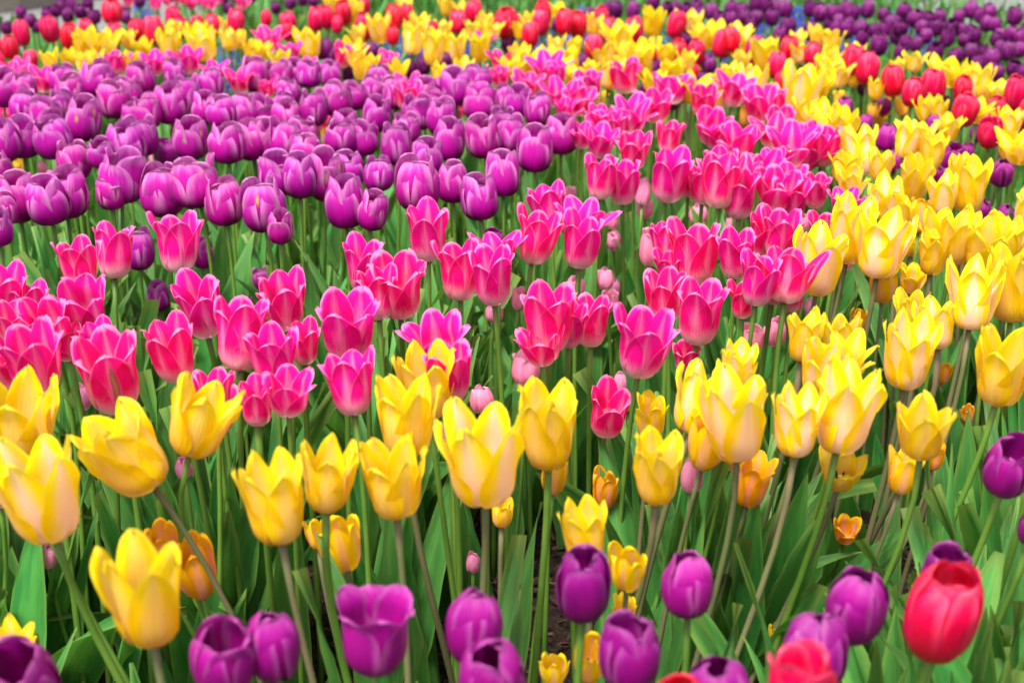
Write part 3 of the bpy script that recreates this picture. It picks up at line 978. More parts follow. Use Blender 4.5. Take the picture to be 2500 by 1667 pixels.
('O',0.192,3.054,0.34,0.0298,0,-3.5,32,10),
('P',0.287,2.597,0.424,0.0561,0,4.1,77,12),
('P',0.304,2.617,0.421,0.0527,0,-0.3,72,12),
('Y',0.45,2.675,0.41,0.0746,0.66,1.6,98,"pale peach yellow tulip standing behind the pink drift's right side"),
('R',0.783,2.64,0.417,0.0676,0.69,-5.9,90,'red tulip with a narrow base among three red ones before the yellow rim'),
('Y',0.894,2.591,0.425,0.0446,0,-3.3,53,8),
('O',0.27,2.933,0.36,0.0298,0,-3.2,32,10),
('V',-0.943,2.634,0.415,0.071,0,8.6,96,"violet tulip cut by the left edge in the block's back rows"),
('P',0.398,2.576,0.425,0.0576,0,6,80,12),
('V',-0.157,2.576,0.424,0.054,0,2.9,74,13),
('Y',0.468,2.538,0.431,0.0446,0,4.9,56,8),
('O',0.636,2.759,0.39,0.0331,0,-3.7,43,10),
('R',0.718,2.554,0.428,0.05,0,-0.4,69,11),
('V',-0.708,2.625,0.413,0.059,0,-5.5,80,13),
('P',0.085,2.585,0.42,0.0482,0,2.3,66,12),
('P',-0.184,2.515,0.431,0.0488,0,-1.8,69,9),
('D',0.534,2.79,0.38,0.0355,0,-3.8,45,14),
('O',0.732,2.736,0.39,0.0298,0,-1.1,32,10),
('V',-0.292,2.63,0.408,0.0532,0,-1.9,72,13),
('V',-0.209,2.547,0.424,0.061,0,1.6,85,13),
('D',0.296,2.619,0.41,0.031,0,4.7,24,2),
('Y',0.371,2.58,0.417,0.0446,0,-3,56,4),
('V',-0.592,2.607,0.411,0.0664,0,-1.9,90,13),
('D',0.864,2.808,0.37,0.031,0,-4.7,29,14),
('R',0.894,2.519,0.425,0.0668,0.61,-5.9,93,'large red tulip cut near the right edge above the dark-throated one'),
('V',-0.01,2.571,0.413,0.054,0,5.9,74,13),
('P',0.122,2.549,0.415,0.0495,0,-0.6,69,12),
('P',-0.108,2.931,0.34,0.0397,0,5.5,29,15),
('P',0.33,2.465,0.43,0.053,1.04,2.8,77,12),
('Y',0.5,2.484,0.426,0.0928,0.49,4.9,130,"tallest pale yellow tulip stack at the drift's far left corner"),
('D',0.715,2.722,0.38,0.0327,0,0.2,43,14),
('V',-0.309,2.497,0.422,0.0646,0.83,1.4,92,"broad violet tulip in the back half, next to yellow tulips behind the block's centre"),
('V',0.008,2.463,0.428,0.0573,0,4.7,82,13),
('D',0.637,2.712,0.38,0.0363,0.98,-4.5,48,14),
('O',0.748,2.711,0.38,0.0347,0,-3.6,45,10),
('V',-0.791,2.491,0.421,0.0514,0,2.1,73,13),
('V',-0.684,2.445,0.43,0.066,0,-1,96,'tall violet tulip in front of the back-row flat-topped one, leaning on two others'),
('V',-0.399,2.481,0.423,0.0465,0,3.1,66,13),
('P',0.449,2.436,0.431,0.051,0,0.4,74,12),
('O',0.684,2.689,0.38,0.0298,0,0.9,32,10),
('V',-0.13,2.522,0.411,0.053,0,-5,74,13),
('V',-0.055,2.515,0.412,0.0655,0.98,-2.1,93,'large round violet tulip at the back right, in front of pink ones'),
('Y',0.733,2.501,0.413,0.0446,0,-4.8,43,16),
('Y',0.736,2.44,0.425,0.0446,0,-3.2,43,16),
('P',0.09,2.426,0.425,0.0397,0,4.3,56,12),
('P',0.244,2.414,0.428,0.0542,0,1.7,80,12),
('P',0.42,2.4,0.431,0.0601,0,-3.3,89,12),
('V',-0.834,2.428,0.423,0.0602,0,7.1,88,13),
('V',-0.576,2.395,0.43,0.0701,0,0.8,104,13),
('V',-0.521,2.404,0.428,0.056,0,6.1,82,13),
('Y',0.804,2.447,0.419,0.0446,0,2.1,56,16),
('R',0.846,2.487,0.412,0.0488,0,1.6,69,11),
('P',-0.981,2.728,0.36,0.0397,0,1.9,49,15),
('V',0.043,2.413,0.423,0.058,0,1.3,85,13),
('V',-0.345,2.47,0.411,0.0662,0.72,0.3,94,"dark slender violet tulip left of the block's centre, deep base showing"),
('O',0.709,2.716,0.36,0.0298,0,-6.5,27,10),
('R',0.758,2.379,0.428,0.0537,0.79,2.1,80,11),
('V',-0.604,2.348,0.43,0.0565,0,-6,85,13),
('V',-0.478,2.344,0.431,0.0564,0,-7.3,85,13),
('V',-0.431,2.446,0.41,0.0607,0,-7.3,88,13),
('O',0.45,2.697,0.36,0.0448,0,1.2,59,10),
('V',-0.459,2.425,0.413,0.0629,0,0.9,92,13),
('V',-0.158,2.405,0.417,0.0615,0,-5.8,90,13),
('P',0.144,2.359,0.426,0.0407,0,1.6,61,12),
('Y',0.507,2.439,0.41,0.0579,0.49,-4.1,82,16),
('V',-0.79,2.395,0.417,0.0576,0,2.9,85,13),
('P',-0.391,2.872,0.32,0.0397,0,4,29,15),
('V',-0.23,2.395,0.417,0.0613,0.82,3.6,90,'slim violet tulip with two folded front petals, central in the block'),
('Y',0.519,2.358,0.424,0.0494,0,-10.3,74,16),
('D',0.645,2.575,0.38,0.031,0,0.3,36,14),
('R',0.845,2.327,0.431,0.0528,0,6.1,80,11),
('P',0.198,2.345,0.425,0.0545,0,3,82,12),
('V',-0.634,2.377,0.415,0.0546,0,3.4,81,13),
('V',-0.379,2.37,0.416,0.0589,0,3.1,88,13),
('V',-0.117,2.317,0.426,0.063,0.77,3.4,96,"violet tulip with a narrow waist of overlapping petals, right of the block's centre"),
('D',0.729,2.44,0.4,0.0386,0,-1.9,56,14),
('P',0.449,2.359,0.415,0.0478,0,-6.2,72,12),
('P',0.172,2.291,0.427,0.0397,0,0,59,12),
('Y',0.811,2.308,0.422,0.0485,0,-1,74,16),
('V',-0.691,2.27,0.428,0.0737,0.79,8,114,'ragged dark violet tulip with a torn brown-spotted petal'),
('V',-0.273,2.306,0.42,0.0513,0,3.5,78,13),
('V',-0.015,2.361,0.409,0.0551,0,-2.6,82,13),
('Y',0.705,2.279,0.424,0.0446,0,1.4,48,16),
('O',-0.377,2.86,0.3,0.0298,0,2.8,19,10),
('D',0.835,2.528,0.37,0.0324,0,1.4,45,14),
('P',0.157,2.329,0.41,0.049,0,-11.4,74,12),
('P',0.321,2.274,0.421,0.0564,0,1.6,88,12),
('V',-0.171,2.279,0.417,0.0542,0,1.6,84,13),
('K',-0.374,2.818,0.3,0.026,0,-0.7,21,17),
('Y',0.51,2.274,0.417,0.0495,0,0.2,77,16),
('D',0.758,2.537,0.36,0.031,0,-0.4,40,14),
('P',0.11,2.21,0.426,0.0397,0,-0.5,52,12),
('P',0.421,2.269,0.414,0.0495,0,0.6,77,12),
('R',0.762,2.246,0.419,0.0476,0.77,-3.6,74,'dark-throated red tulip opening at the top, low among the right-hand yellows'),
('V',-0.339,2.275,0.409,0.0541,0,3.2,84,13),
('P',0.327,2.255,0.413,0.0397,0,4.3,53,12),
('Y',0.516,2.221,0.419,0.0678,0.66,-0.7,106,'yellow tulip right of the sharp-tipped pink one'),
('D',0.638,2.401,0.38,0.0472,0,2.8,69,14),
('V',-0.262,2.159,0.431,0.0522,0,1.7,85,13),
('V',-0.003,2.189,0.424,0.0604,0,-1.3,97,'violet tulip between the huge oval-petalled one and the large right corner one'),
('V',0.078,2.222,0.417,0.0635,0.9,-0.1,101,'violet tulip at the right end of the violet block, its stem bare below'),
('Y',0.635,2.178,0.427,0.0459,0,-4.9,74,16),
('P',0.241,2.153,0.43,0.0494,0.92,2.1,81,"pink tulip with a crumpled torn inner petal, beside the violet block's right end"),
('V',-0.231,2.177,0.423,0.0539,0.97,-0.7,88,13),
('V',-0.59,2.238,0.409,0.0652,0,-0.8,102,13),
('V',-0.041,2.153,0.426,0.0659,0.84,-7,108,"violet tulip with a huge oval front petal near the block's right end"),
('V',-0.746,2.143,0.428,0.0632,0,4.2,104,'violet tulip with a long oval front petal, second from the left in the middle row'),
('V',-0.69,2.133,0.43,0.0637,0,-10.8,105,'violet tulip with a big round front petal, directly left-front of the ragged dark one'),
('V',-0.351,2.15,0.426,0.0586,0,10.3,96,'violet tulip touching the scooped-petal one on its right'),
('V',-0.487,2.129,0.429,0.0652,0.84,4.2,108,'violet tulip with a tan scar on its left petal'),
('P',0.136,2.178,0.418,0.0501,0,5.6,81,12),
('Y',0.592,2.119,0.431,0.055,0.66,2.8,90,'pale peach yellow tulip left of the scattered purple ones'),
('Y',0.769,2.176,0.418,0.0446,0,-0.1,51,16),
('V',-0.403,2.184,0.415,0.0636,0,-3.2,102,'violet tulip right of the clear-standing one beside the tan-scarred bloom'),
('P',0.346,2.137,0.424,0.0516,0,0.6,85,12),
('V',-0.099,2.193,0.411,0.0684,0.75,2.2,109,'violet tulip slit down the front with pale lips, right middle row'),
('V',-0.388,2.194,0.41,0.0672,0.84,3.9,108,'violet tulip with a broad scooped front petal, middle row left of centre'),
('K',-0.075,2.68,0.3,0.026,0,-6.3,29,17),
('D',0.751,2.323,0.38,0.031,0,5.8,45,14),
('V',-0.763,2.1,0.429,0.0676,0,0.3,113,"violet tulip cut by the left edge in the block's middle row"),
('V',-0.426,2.102,0.428,0.0621,0,0.7,104,'violet tulip standing clear beside the tan-scarred one, its stem showing below'),
('Y',0.753,2.083,0.431,0.0471,0,-1.8,80,16),
('V',-0.176,2.154,0.414,0.0665,0.73,-1.3,108,'violet tulip with two big lobes above the tallest front-row violet one'),
('V',-0.604,2.065,0.43,0.0454,0,0.9,77,13),
('V',-0.589,2.145,0.412,0.0714,0.87,-0.4,117,'violet tulip with two tiers of petals just right of the ragged dark one'),
('D',-0.563,2.285,0.38,0.045,0,-2.8,69,2),
('P',0.413,2.084,0.426,0.0598,0,1.4,101,'pink tulip with streaked sides left of the sharp-tipped one'),
('P',0.469,2.124,0.417,0.0636,0.63,0.4,104,'pink tulip with sharp upright tips touching the yellow drift'),
('P',0.183,2.101,0.42,0.0537,0.98,-2.3,90,12),
('O',-0.919,2.605,0.3,0.0298,0,6.1,21,10),
('K',-0.663,2.608,0.3,0.0418,0,-1,56,17),
('P',0.442,2.131,0.41,0.058,0,4.4,96,12),
('Y',0.628,2.101,0.417,0.0524,0.88,3.7,88,'yellow tulip with petals spread right, in front of a lone purple one'),
('D',0.428,2.599,0.3,0.031,0,-3.1,29,14),
('D',0.706,2.255,0.38,0.0477,0.77,3.3,74,'purple tulip at the upper edge of the scattered right-hand purples, half behind yellow'),
('V',-0.307,2.073,0.422,0.0555,0.93,2.9,94,'small-looking violet tulip tucked below the scooped-petal pair'),
('V',0.034,2.069,0.422,0.0709,0.77,-0.6,120,"large violet tulip at the right corner of the violet block's front edge"),
('D',0.635,2.323,0.36,0.0388,0,-0.4,59,14),
('V',-0.125,2.036,0.426,0.0546,0.9,5,94,'violet tulip with a fan of crossing petals over the tallest front-row one'),
('Y',0.522,2.087,0.411,0.0725,0.85,-6.2,122,'pale-peach based yellow tulip beside the topmost pink one on the right'),
('K',-0.913,2.706,0.26,0.0362,0,0.7,47,17),
('V',-0.651,2.083,0.408,0.0578,0,0.6,97,'violet tulip with frosted top between the two-tiered one and the plump pair below'),
('P',0.377,2.024,0.42,0.0445,0,-4.1,77,12),
('Y',0.529,2.007,0.423,0.0446,0,0.4,74,16),
('P',0.299,2.012,0.42,0.0483,1.04,-1.3,85,12),
('V',-0.756,2.051,0.409,0.0484,0,-2.8,82,13),
('Y',0.488,2.052,0.409,0.0446,0,2.4,66,16),
('D',0.682,2.246,0.36,0.031,0,-1.3,32,14),
('D',0.7,2.247,0.36,0.031,0,4.2,40,14),
('P',0.359,1.982,0.424,0.0436,0,3.4,77,12),
('D',0.755,2.151,0.38,0.0441,0.88,-1.8,72,'purple tulip standing clear in the leaves right of the yellow drift'),
('V',-0.232,1.976,0.421,0.0534,0,-2.2,94,'violet tulip with a curled pale lip behind the brown-spotted one'),
('Y',0.627,1.933,0.431,0.0446,0.81,-9.2,74,16),
('P',0.323,1.916,0.432,0.0397,0,-0.8,56,12),
('V',-0.184,1.921,0.43,0.0473,0.92,2.3,86,"violet tulip behind the block's centre front, dark right side on a clear stem"),
('P',0.36,1.988,0.41,0.0423,0,-6.2,74,12),
('V',-0.325,1.933,0.421,0.0605,0,2.1,109,'violet tulip with crowded rims at the back left of the brown-holed one'),
('P',0.384,1.938,0.417,0.0442,0,3,80,12),
('V',-0.012,1.92,0.421,0.0663,0.75,-1.5,120,'violet tulip on the far right front edge, oval petal towards the pinks'),
('V',-0.288,1.89,0.428,0.0631,0.75,2.4,116,'violet tulip with one large oval front petal over a tall straight stem'),
('P',0.243,1.919,0.42,0.0397,0.57,2.8,65,12),
('Y',0.463,1.909,0.422,0.0446,0,1.2,64,16),
('V',-0.263,1.955,0.409,0.0736,0.58,4.2,129,'violet tulip with a curled brown spot at its top'),
('Y',0.56,1.948,0.41,0.0607,0.73,-1.2,108,'deep yellow bell-shaped tulip above the deep orange one'),
('P',0.117,1.861,0.431,0.0571,0.77,1.9,106,'pink twin joined to the white-based pink tulip above the green gap'),
('V',-0.081,1.919,0.414,0.0581,0.78,-1.1,105,'violet tulip between the tall front one and the frosted lowest one'),
('V',-0.527,1.873,0.426,0.0742,0.87,6.9,138,'tall dark violet tulip with a speckled front petal, on a bare stem'),
('K',0.095,2.283,0.32,0.026,0.76,-0.6,36,17),
('P',0.209,1.883,0.423,0.0702,0.59,7.5,128,'pink tulip with neat white base alone on a thin stem right of the joined twins'),
('P',0.26,1.898,0.417,0.0532,0.56,-2.1,96,"slim pink tulip left of the wide goblet in the drift's centre"),
('P',0.152,1.907,0.414,0.062,0.82,-2.2,113,'pink tulip with white base joined to a twin, above the green gap'),
('V',-0.413,1.836,0.429,0.0661,0,-7.9,125,'violet tulip on a thick bare stem right of the split-open one'),
('K',0.197,2.101,0.36,0.0425,0.58,3.2,69,'mauve-pink narrow tulip right of the joined twins'),
('P',0.413,1.893,0.412,0.0467,0.73,0.8,85,12),
('P',0.274,1.84,0.426,0.0714,0.49,1,132,'pink tulip pressed against the left side of the wide goblet'),
('V',-0.535,1.852,0.421,0.0468,0,1.2,88,'darker violet tulip sagging behind the speckled tall one'),
('V',-0.124,1.824,0.428,0.0741,0.81,0.1,141,'tall violet tulip directly above a tall pink tulip'),
('P',0.352,1.853,0.42,0.0565,0,0.8,106,12),
('Y',0.603,1.831,0.422,0.0702,0.39,-0.8,129,"tall narrow yellow tulip at the drift's outer edge"),
('V',-0.467,1.861,0.411,0.0712,0.87,-1,133,'violet tulip split open by two folded petals, above a lone pink tulip'),
('Y',0.562,1.808,0.423,0.0542,0.79,-5.4,104,'pale yellow and peach tulip with two tall crossing petals'),
('V',-0.592,1.84,0.413,0.069,0.86,1.8,130,"second plump violet tulip from the left along the block's front edge"),
('P',0.373,1.852,0.41,0.0552,0,-0.6,104,12),
('K',0.206,2.142,0.33,0.0293,0.98,-0.7,48,17),
('P',0.303,1.848,0.41,0.0653,0.8,-1.6,122,"pink tulip like a wide goblet in the drift's centre"),
('V',-0.04,1.809,0.419,0.0619,0.81,-5,118,"violet tulip with white-frosted petal rims hanging lowest on the block's right"),
('Y',0.483,1.782,0.425,0.0525,1.07,-6.8,104,'yellow tulip with frilled tips behind the large pale one'),
('D',0.684,2.023,0.36,0.031,0,5.2,37,14),
('P',0.422,1.764,0.428,0.0397,0,2.4,77,12),
('V',-0.651,1.826,0.411,0.0688,0.82,0.1,130,'violet tulip with a broad shield-like front petal, near the left edge'),
('V',-0.602,1.805,0.415,0.0638,0,-3.1,122,'deep violet tulip hanging behind the two plump ones at the left front edge'),
('D',0.739,2.079,0.34,0.031,0.85,6.7,37,14),
('V',-0.653,1.779,0.42,0.0422,0,0.1,68,13),
('K',0.284,2.111,0.33,0.0323,0.88,3.7,53,17),
('V',-0.374,1.806,0.412,0.0641,0.78,-2.6,122,'smooth violet tulip left of the plump one with a brown petal hole'),
('V',-0.215,1.791,0.413,0.0714,0.73,-0.8,137,"violet tulip with pale upturned rim, largest near the block's centre front"),
('V',-0.183,1.78,0.413,0.0538,0.73,9.7,104,'violet tulip hugging the right side of the largest centre front one'),
('K',0.158,2.188,0.3,0.0271,0.77,3.2,43,17),
('Y',0.665,1.79,0.41,0.0521,0.54,2,98,'pale peach tulip cut by the right edge beside the purple scattered ones'),
('V',-0.313,1.757,0.418,0.0696,0.84,-4.2,137,'plump violet tulip with a brown hole in an upper petal, front of its block'),
('Y',0.495,1.77,0.412,0.0446,0,-4,74,16),
('P',0.049,1.77,0.411,0.0609,0.62,-6.1,117,"narrow pink tulip behind the pair right of the violet block's end"),
('K',0.345,2.167,0.3,0.026,0,0.3,27,17),
('K',0.41,1.947,0.36,0.0313,0.94,-4.9,56,17),
('O',0.555,1.877,0.38,0.0481,0.71,1.7,88,'deep orange tulip squeezed among the yellow drift'),
('V',-0.279,1.657,0.43,0.0425,0.74,1.9,88,'violet tulip hanging directly below and behind the plump brown-holed one'),
('V',-0.627,1.679,0.42,0.0498,0.35,2.5,98,'violet tulip cut by the left edge, hanging lower than its block'),
('P',0.085,1.671,0.421,0.0534,0,4.1,110,'pink tulip behind the rose-crowned one of the pair'),
('P',0.376,1.659,0.424,0.0397,0,-3,74,18),
('K',0.159,2.146,0.28,0.0334,0.77,-6.1,53,17),
('D',-0.029,1.917,0.34,0.0364,0,3.4,65,'purple tulip hidden behind stems between two pink tulips'),
('Y',0.5,1.618,0.428,0.0486,0,-0.5,104,'yellow tulip directly above the slim spear-petalled one'),
('Y',0.617,1.654,0.414,0.0446,0,10,69,16),
('P',0.301,1.644,0.417,0.0557,0.61,1.8,114,'pink tulip with a long pointed left petal next to the yellow drift'),
('O',0.594,2.035,0.3,0.0298,0,2.4,45,10),
('P',0.18,1.616,0.423,0.0416,0.74,-2,88,'pink tulip with a striped petal at the left shoulder of the biggest one'),
('P',0.314,1.617,0.423,0.0586,0.62,1.9,122,'pink tulip with long pale streaked side, last before the yellow drift'),
('P',-0.097,1.594,0.426,0.0655,0.72,-0.5,140,'tall pink tulip with white base and tight spiral top below the violet block'),
('Y',0.397,1.621,0.416,0.0767,0.64,4.5,160,'yellow tulip directly behind the large pale one'),
('Y',0.508,1.576,0.428,0.0615,0.66,3.4,132,'yellow tulip with a dark side groove left of the wide ruffled one'),
('P',0.023,1.595,0.422,0.0636,0.76,10.2,136,"rounded pink tulip, left one of the pair below the violet block's end"),
('K',0.187,1.856,0.34,0.0528,0.62,3.3,96,'dusky pink tulip with drooping narrow petals beside white weeds'),
('V',-0.432,1.916,0.32,0.0446,0.45,-4.2,77,'narrow violet tulip hidden behind green stems'),
('V',-0.504,1.847,0.34,0.06,0.59,3.8,109,'small pale violet tulip half hidden beside a stem among pink ones'),
('P',-0.015,1.564,0.425,0.0412,0,-0.3,90,'pink tulip peeping up behind the full white-based pair'),
('P',0.078,1.598,0.416,0.0624,0.78,4.1,133,'pink tulip with closed rose-like crown, right one of the pair'),
('K',0.455,1.865,0.33,0.026,0,1.2,35,17),
('Y',0.535,1.555,0.425,0.061,0.98,0.8,136,"wide ruffled yellow tulip in the drift's crowded right part"),
('P',-0.385,1.573,0.418,0.0683,0.77,1,148,'pink tulip standing alone high under the violet block, left petal flaring'),
('Y',0.484,1.575,0.415,0.0487,0.78,-1.1,105,'slim yellow tulip with three spear-shaped petals in the drift'),
('Y',0.565,1.584,0.412,0.0631,0.8,6.6,136,'yellow tulip behind the right side of the wide ruffled one'),
('P',0.248,1.515,0.43,0.0543,0.72,-2.5,121,'pink tulip with V-shaped opening just right of the biggest one'),
('Y',0.415,1.548,0.42,0.0743,0.92,3.3,165,'large pale yellow tulip with peach sides on a tall straight stem'),
('P',-0.457,1.563,0.413,0.0613,0.78,2.5,133,'pink tulip with a tall round back petal beside a half hidden violet one'),
('P',0.178,1.551,0.409,0.0405,0.68,-3,88,'pink tulip showing one rolled petal below the left shoulder of the biggest one'),
('P',0.206,1.549,0.411,0.0703,0.92,-1.3,156,'biggest pink tulip of the drift, tall back petal and wide right wing'),
('V',-0.359,1.971,0.27,0.0338,0.89,-9.3,59,'little violet tulip behind a stem, above a pink tulip'),
('K',0.128,1.874,0.3,0.0308,0.83,-0.7,56,'pale pink bud standing clear in the green gap'),
('P',-0.464,1.464,0.431,0.0564,0.79,-1.8,130,'double-looking pink tulip with rolled rims, highest of the left pink clump'),
('P',-0.16,1.478,0.426,0.0577,0.86,0.4,133,'pink tulip with a long thin petal flung out to the left'),
('O',0.492,1.677,0.36,0.0345,1.17,3.7,72,'golden tulip opening in three points right of the peach-striped golden one'),
('Y',0.341,1.519,0.41,0.0758,0.71,3.3,168,"yellow tulip with peach base next to the pinks, petals like a jester's cap"),
('K',0.079,1.725,0.34,0.0282,0.94,5,56,'rosy tulip behind the stem of the rose-crowned pink one'),
('K',0.145,1.908,0.28,0.026,0.47,-0.4,40,17),
('P',-0.056,1.472,0.418,0.064,0.54,-0.7,144,'slender pink tulip with long white base, left of the fuller twin'),
('P',0.287,1.425,0.431,0.0557,0,5,133,'deep pink tulip directly behind the one leaning right under the yellow drift'),
('O',0.432,1.579,0.38,0.0455,0.95,-2.5,98,'golden tulip with a peach stripe below the large pale one'),
('P',0.279,1.454,0.42,0.0478,0,1.2,112,'pink tulip left of the leaning one, its lower half in shade of leaves'),
('P',-0.018,1.421,0.43,0.0613,0.75,-4.2,145,'full pink tulip with white base right beside its slender neighbour'),
('P',0.255,1.418,0.43,0.0532,0.64,3.8,125,'pink tulip with cream base and upright closed petals near the yellow drift'),
('V',-0.489,1.88,0.27,0.0424,0.77,-3.3,76,"smallest violet tulip, squat and low between pink tulips' stems"),
('K',0.008,1.61,0.36,0.0261,0.8,6.5,55,"dull mauve-pink tulip under a taller pink tulip's white base"),
('K',0.122,1.693,0.33,0.0266,0.87,-2.2,53,'pale pink tulip with a thread-like petal tip below the clear-standing bud'),
('P',0.3,1.451,0.409,0.0432,0.76,-0.4,100,'pink tulip with white-tinged cup leaning right under the yellow drift'),
('V',-0.365,1.946,0.24,0.032,0.94,4.2,56,'little violet tulip partly covered by a pink petal'),
('P',-0.117,1.418,0.419,0.0664,0.97,-1.7,160,'broad pink tulip with fanned petals over a smaller pale-based one'),
('K',0.428,1.935,0.24,0.026,0,4.5,33,17),
('P',0.25,1.465,0.4,0.0397,0.6,-2.6,80,18),
('P',-0.138,1.4,0.42,0.0534,0.64,-1.4,126,'pale-based pink tulip squeezed under the broad fanned one'),
('P',0.163,1.415,0.414,0.0546,0.88,-6,130,'pink tulip with a left-pointing petal beneath the biggest one'),
('K',-0.022,1.625,0.34,0.0263,0.85,6.5,55,'small pale pink tulip behind a stem next to the dark plant marker'),
('P',-0.526,1.394,0.419,0.0586,0.58,8,138,'pink tulip at the left edge with one long curved petal'),
('Y',0.51,1.376,0.426,0.0746,0.57,-1.7,178,'yellow tulip against the right edge, its petals joined into a tall cup'),
('P',-0.233,1.392,0.413,0.06,0.75,-1.3,144,'pink tulip twisted like a rose beside the bowl-shaped one'),
('P',-0.426,1.352,0.425,0.058,0.91,-0.2,145,'pink tulip wide open to the right in the left clump'),
('O',0.437,1.701,0.3,0.0299,0,-1.8,59,10),
('Y',0.454,1.333,0.432,0.069,0.69,1.6,172,'barrel-shaped yellow tulip with a pink-peach stripe at the left'),
('P',-0.497,1.385,0.41,0.0511,0.84,1.8,124,'pink tulip between the left edge one and the upward-facing one, in the left clump'),
('Y',0.405,1.361,0.419,0.0453,0.83,-5.8,112,'yellow tulip with scalloped rim left of the barrel-shaped one'),
('P',-0.312,1.374,0.412,0.064,0.8,-5.4,156,'pink tulip with three pointed flaring petals beside the tallest green stem'),
('P',-0.493,1.323,0.425,0.0346,0,4.2,88,'low dark pink tulip at the bottom of the left clump near the edge'),
('P',0.185,1.344,0.414,0.064,0.85,3.2,160,'broad pink tulip in front of the biggest one, right petal sticking out'),
('K',0.302,1.54,0.34,0.036,0.7,-0.8,77,17),
('P',0.055,1.304,0.425,0.0452,0.71,1,114,'dark pink tulip wedged between the peony-like one and the swirled one'),
('P',0.079,1.344,0.411,0.051,0.69,0.3,125,'pink tulip with swirled petals right of the peony-like one'),
('P',-0.446,1.307,0.422,0.0527,0.93,-3.6,136,'pink tulip facing up in the middle of the left clump'),
('Y',0.416,1.304,0.423,0.0475,0.89,-8.1,122,'yellow tulip with peach side behind the barrel-shaped one'),
('K',0.277,1.548,0.33,0.0317,1,0.6,69,'rosy open tulip behind a thin stem at the foot of the yellow drift'),
('P',0.035,1.276,0.43,0.0652,0.8,-0.7,170,'layered pink tulip with many overlapping petals, like a peony'),
('P',-0.156,1.264,0.429,0.0627,1.01,3.5,168,'pink tulip opened wide like a bowl with tall rounded back petal'),
('P',-0.433,1.305,0.411,0.0333,0,-3.6,85,'pink tulip showing only its pale side behind the big cupped one at left'),
('Y',0.271,1.248,0.431,0.0462,0.73,2,122,'yellow cup tulip with upright petals below the jester-cap one'),
('Y',0.321,1.3,0.411,0.0471,0.77,-3.8,120,'yellow tulip with a blunt square top right of the upright cup one'),
('P',0.029,1.256,0.425,0.0397,0,-5.6,53,18),
('P',-0.203,1.302,0.408,0.0413,0.67,3.2,104,'pink tulip behind the thin stem right of the pale squeezed one'),
('P',-0.381,1.242,0.428,0.0425,0.79,-1.2,113,'frilly double pink tulip low between the left clump and a crown-tipped one'),
('P',-0.067,1.255,0.424,0.0498,1.28,-6.7,137,'loose pink tulip with pale ragged outer petals above the yellow cluster'),
('P',-0.254,1.243,0.424,0.0675,0.82,3.6,180,'large pink tulip with a raised back petal and pale base on a long stem'),
('P',0.178,1.353,0.38,0.0296,1.12,-3.5,74,'magenta tulip behind three parallel stems'),
('P',0.118,1.242,0.42,0.0653,0.91,5.5,175,'largest low pink tulip with torn white-edged petals over a curved stem'),
('Y',0.31,1.223,0.425,0.0363,1.77,-5.4,106,'yellow tulip lying wide open with dark stamens showing'),
('P',-0.314,1.246,0.412,0.0587,0.75,-4.7,154,'pink tulip with crown-like tips just above a leaning yellow tulip'),
('O',0.543,1.673,0.24,0.029,0.62,-0.2,56,'small orange tulip bud between leaves beside brown stems'),
('K',0.015,1.441,0.33,0.0365,0.88,0,84,'small rosy tulip with four neat tips beside green stems'),
('Y',0.203,1.194,0.427,0.0398,0.89,1,110,'yellow tulip showing only its toothed top behind the palest peach one'),
('P',-0.466,1.235,0.409,0.0397,0.46,-7.6,74,15),
('P',-0.216,1.209,0.421,0.0559,0.61,-2,149,'pale pink tulip squeezed between two deep pink ones'),
('Y',0.364,1.228,0.413,0.0672,0.72,0.3,178,'yellow tulip closed like a bell with a peach stripe, in the open leaves'),
('Y',0.269,1.171,0.431,0.0483,0.84,1.8,136,'pale yellow tulip leaning over the wide open one with dark stamens'),
('K',0.122,1.49,0.3,0.026,0.52,-2.4,37,17),
('P',-0.418,1.17,0.428,0.0675,0.8,-2.3,189,'large cupped pink tulip behind the yellow ones at the left edge'),
('P',-0.054,1.168,0.423,0.0535,0.76,-3.2,149,'pink tulip mostly hidden behind the tall yellow cluster'),
('Y',0.202,1.192,0.413,0.0447,0.79,-0.1,122,"yellow tulip pressed behind the palest peach one's upper petals"),
('Y',0.427,1.162,0.424,0.0649,0.86,0.6,184,'large yellow tulip flaring three ways at the right edge'),
('K',-0.446,1.372,0.33,0.0296,0.65,-5.8,69,'small closed lilac-pink tulip low beside a thick green stem'),
('P',-0.346,1.156,0.42,0.0716,0.88,-3.2,203,'wide pink tulip with a withered brown streak down its front petal'),
('K',-0.03,1.339,0.34,0.0289,0.85,-3.1,70,'small dusty pink tulip beside the tallest stem right of the yellow cluster'),
('P',-0.192,1.131,0.426,0.0405,1.21,1.4,121,'pink tulip low behind a stem, one petal pointing right'),
('P',-0.138,1.152,0.417,0.0552,0.8,-5.5,156,'upright pink tulip standing alone left of the yellow cluster'),
('Y',-0.071,1.142,0.419,0.0609,0.93,-3.8,176,'topmost yellow tulip of the stacked cluster, reaching into the pinks'),
('P',-0.265,1.176,0.4,0.047,0.67,-0.6,128,'frilled double pink tulip behind the ragged yellow pair'),
('O',0.533,1.544,0.24,0.0255,0.76,-1.3,53,'orange tulip tip poking up behind a broad leaf'),
('P',-0.22,1.135,0.414,0.0399,0.85,1.2,114,'ruffled pink tulip half behind a straight stem, left of the one pointing right'),
('P',-0.269,1.194,0.38,0.0397,0,-1.9,61,15),
('Y',0.154,1.13,0.409,0.0597,0.63,14,168,'peach-pink and yellow tulip leaning right with a bare joint at its base'),
('P',0.091,1.285,0.34,0.052,0.89,6.8,132,'pink tulip wide open, showing its pale yellow stigma'),
('O',0.13,1.233,0.36,0.0454,0.68,0.6,117,'golden tulip closed to a point beside the dark mulch strip'),
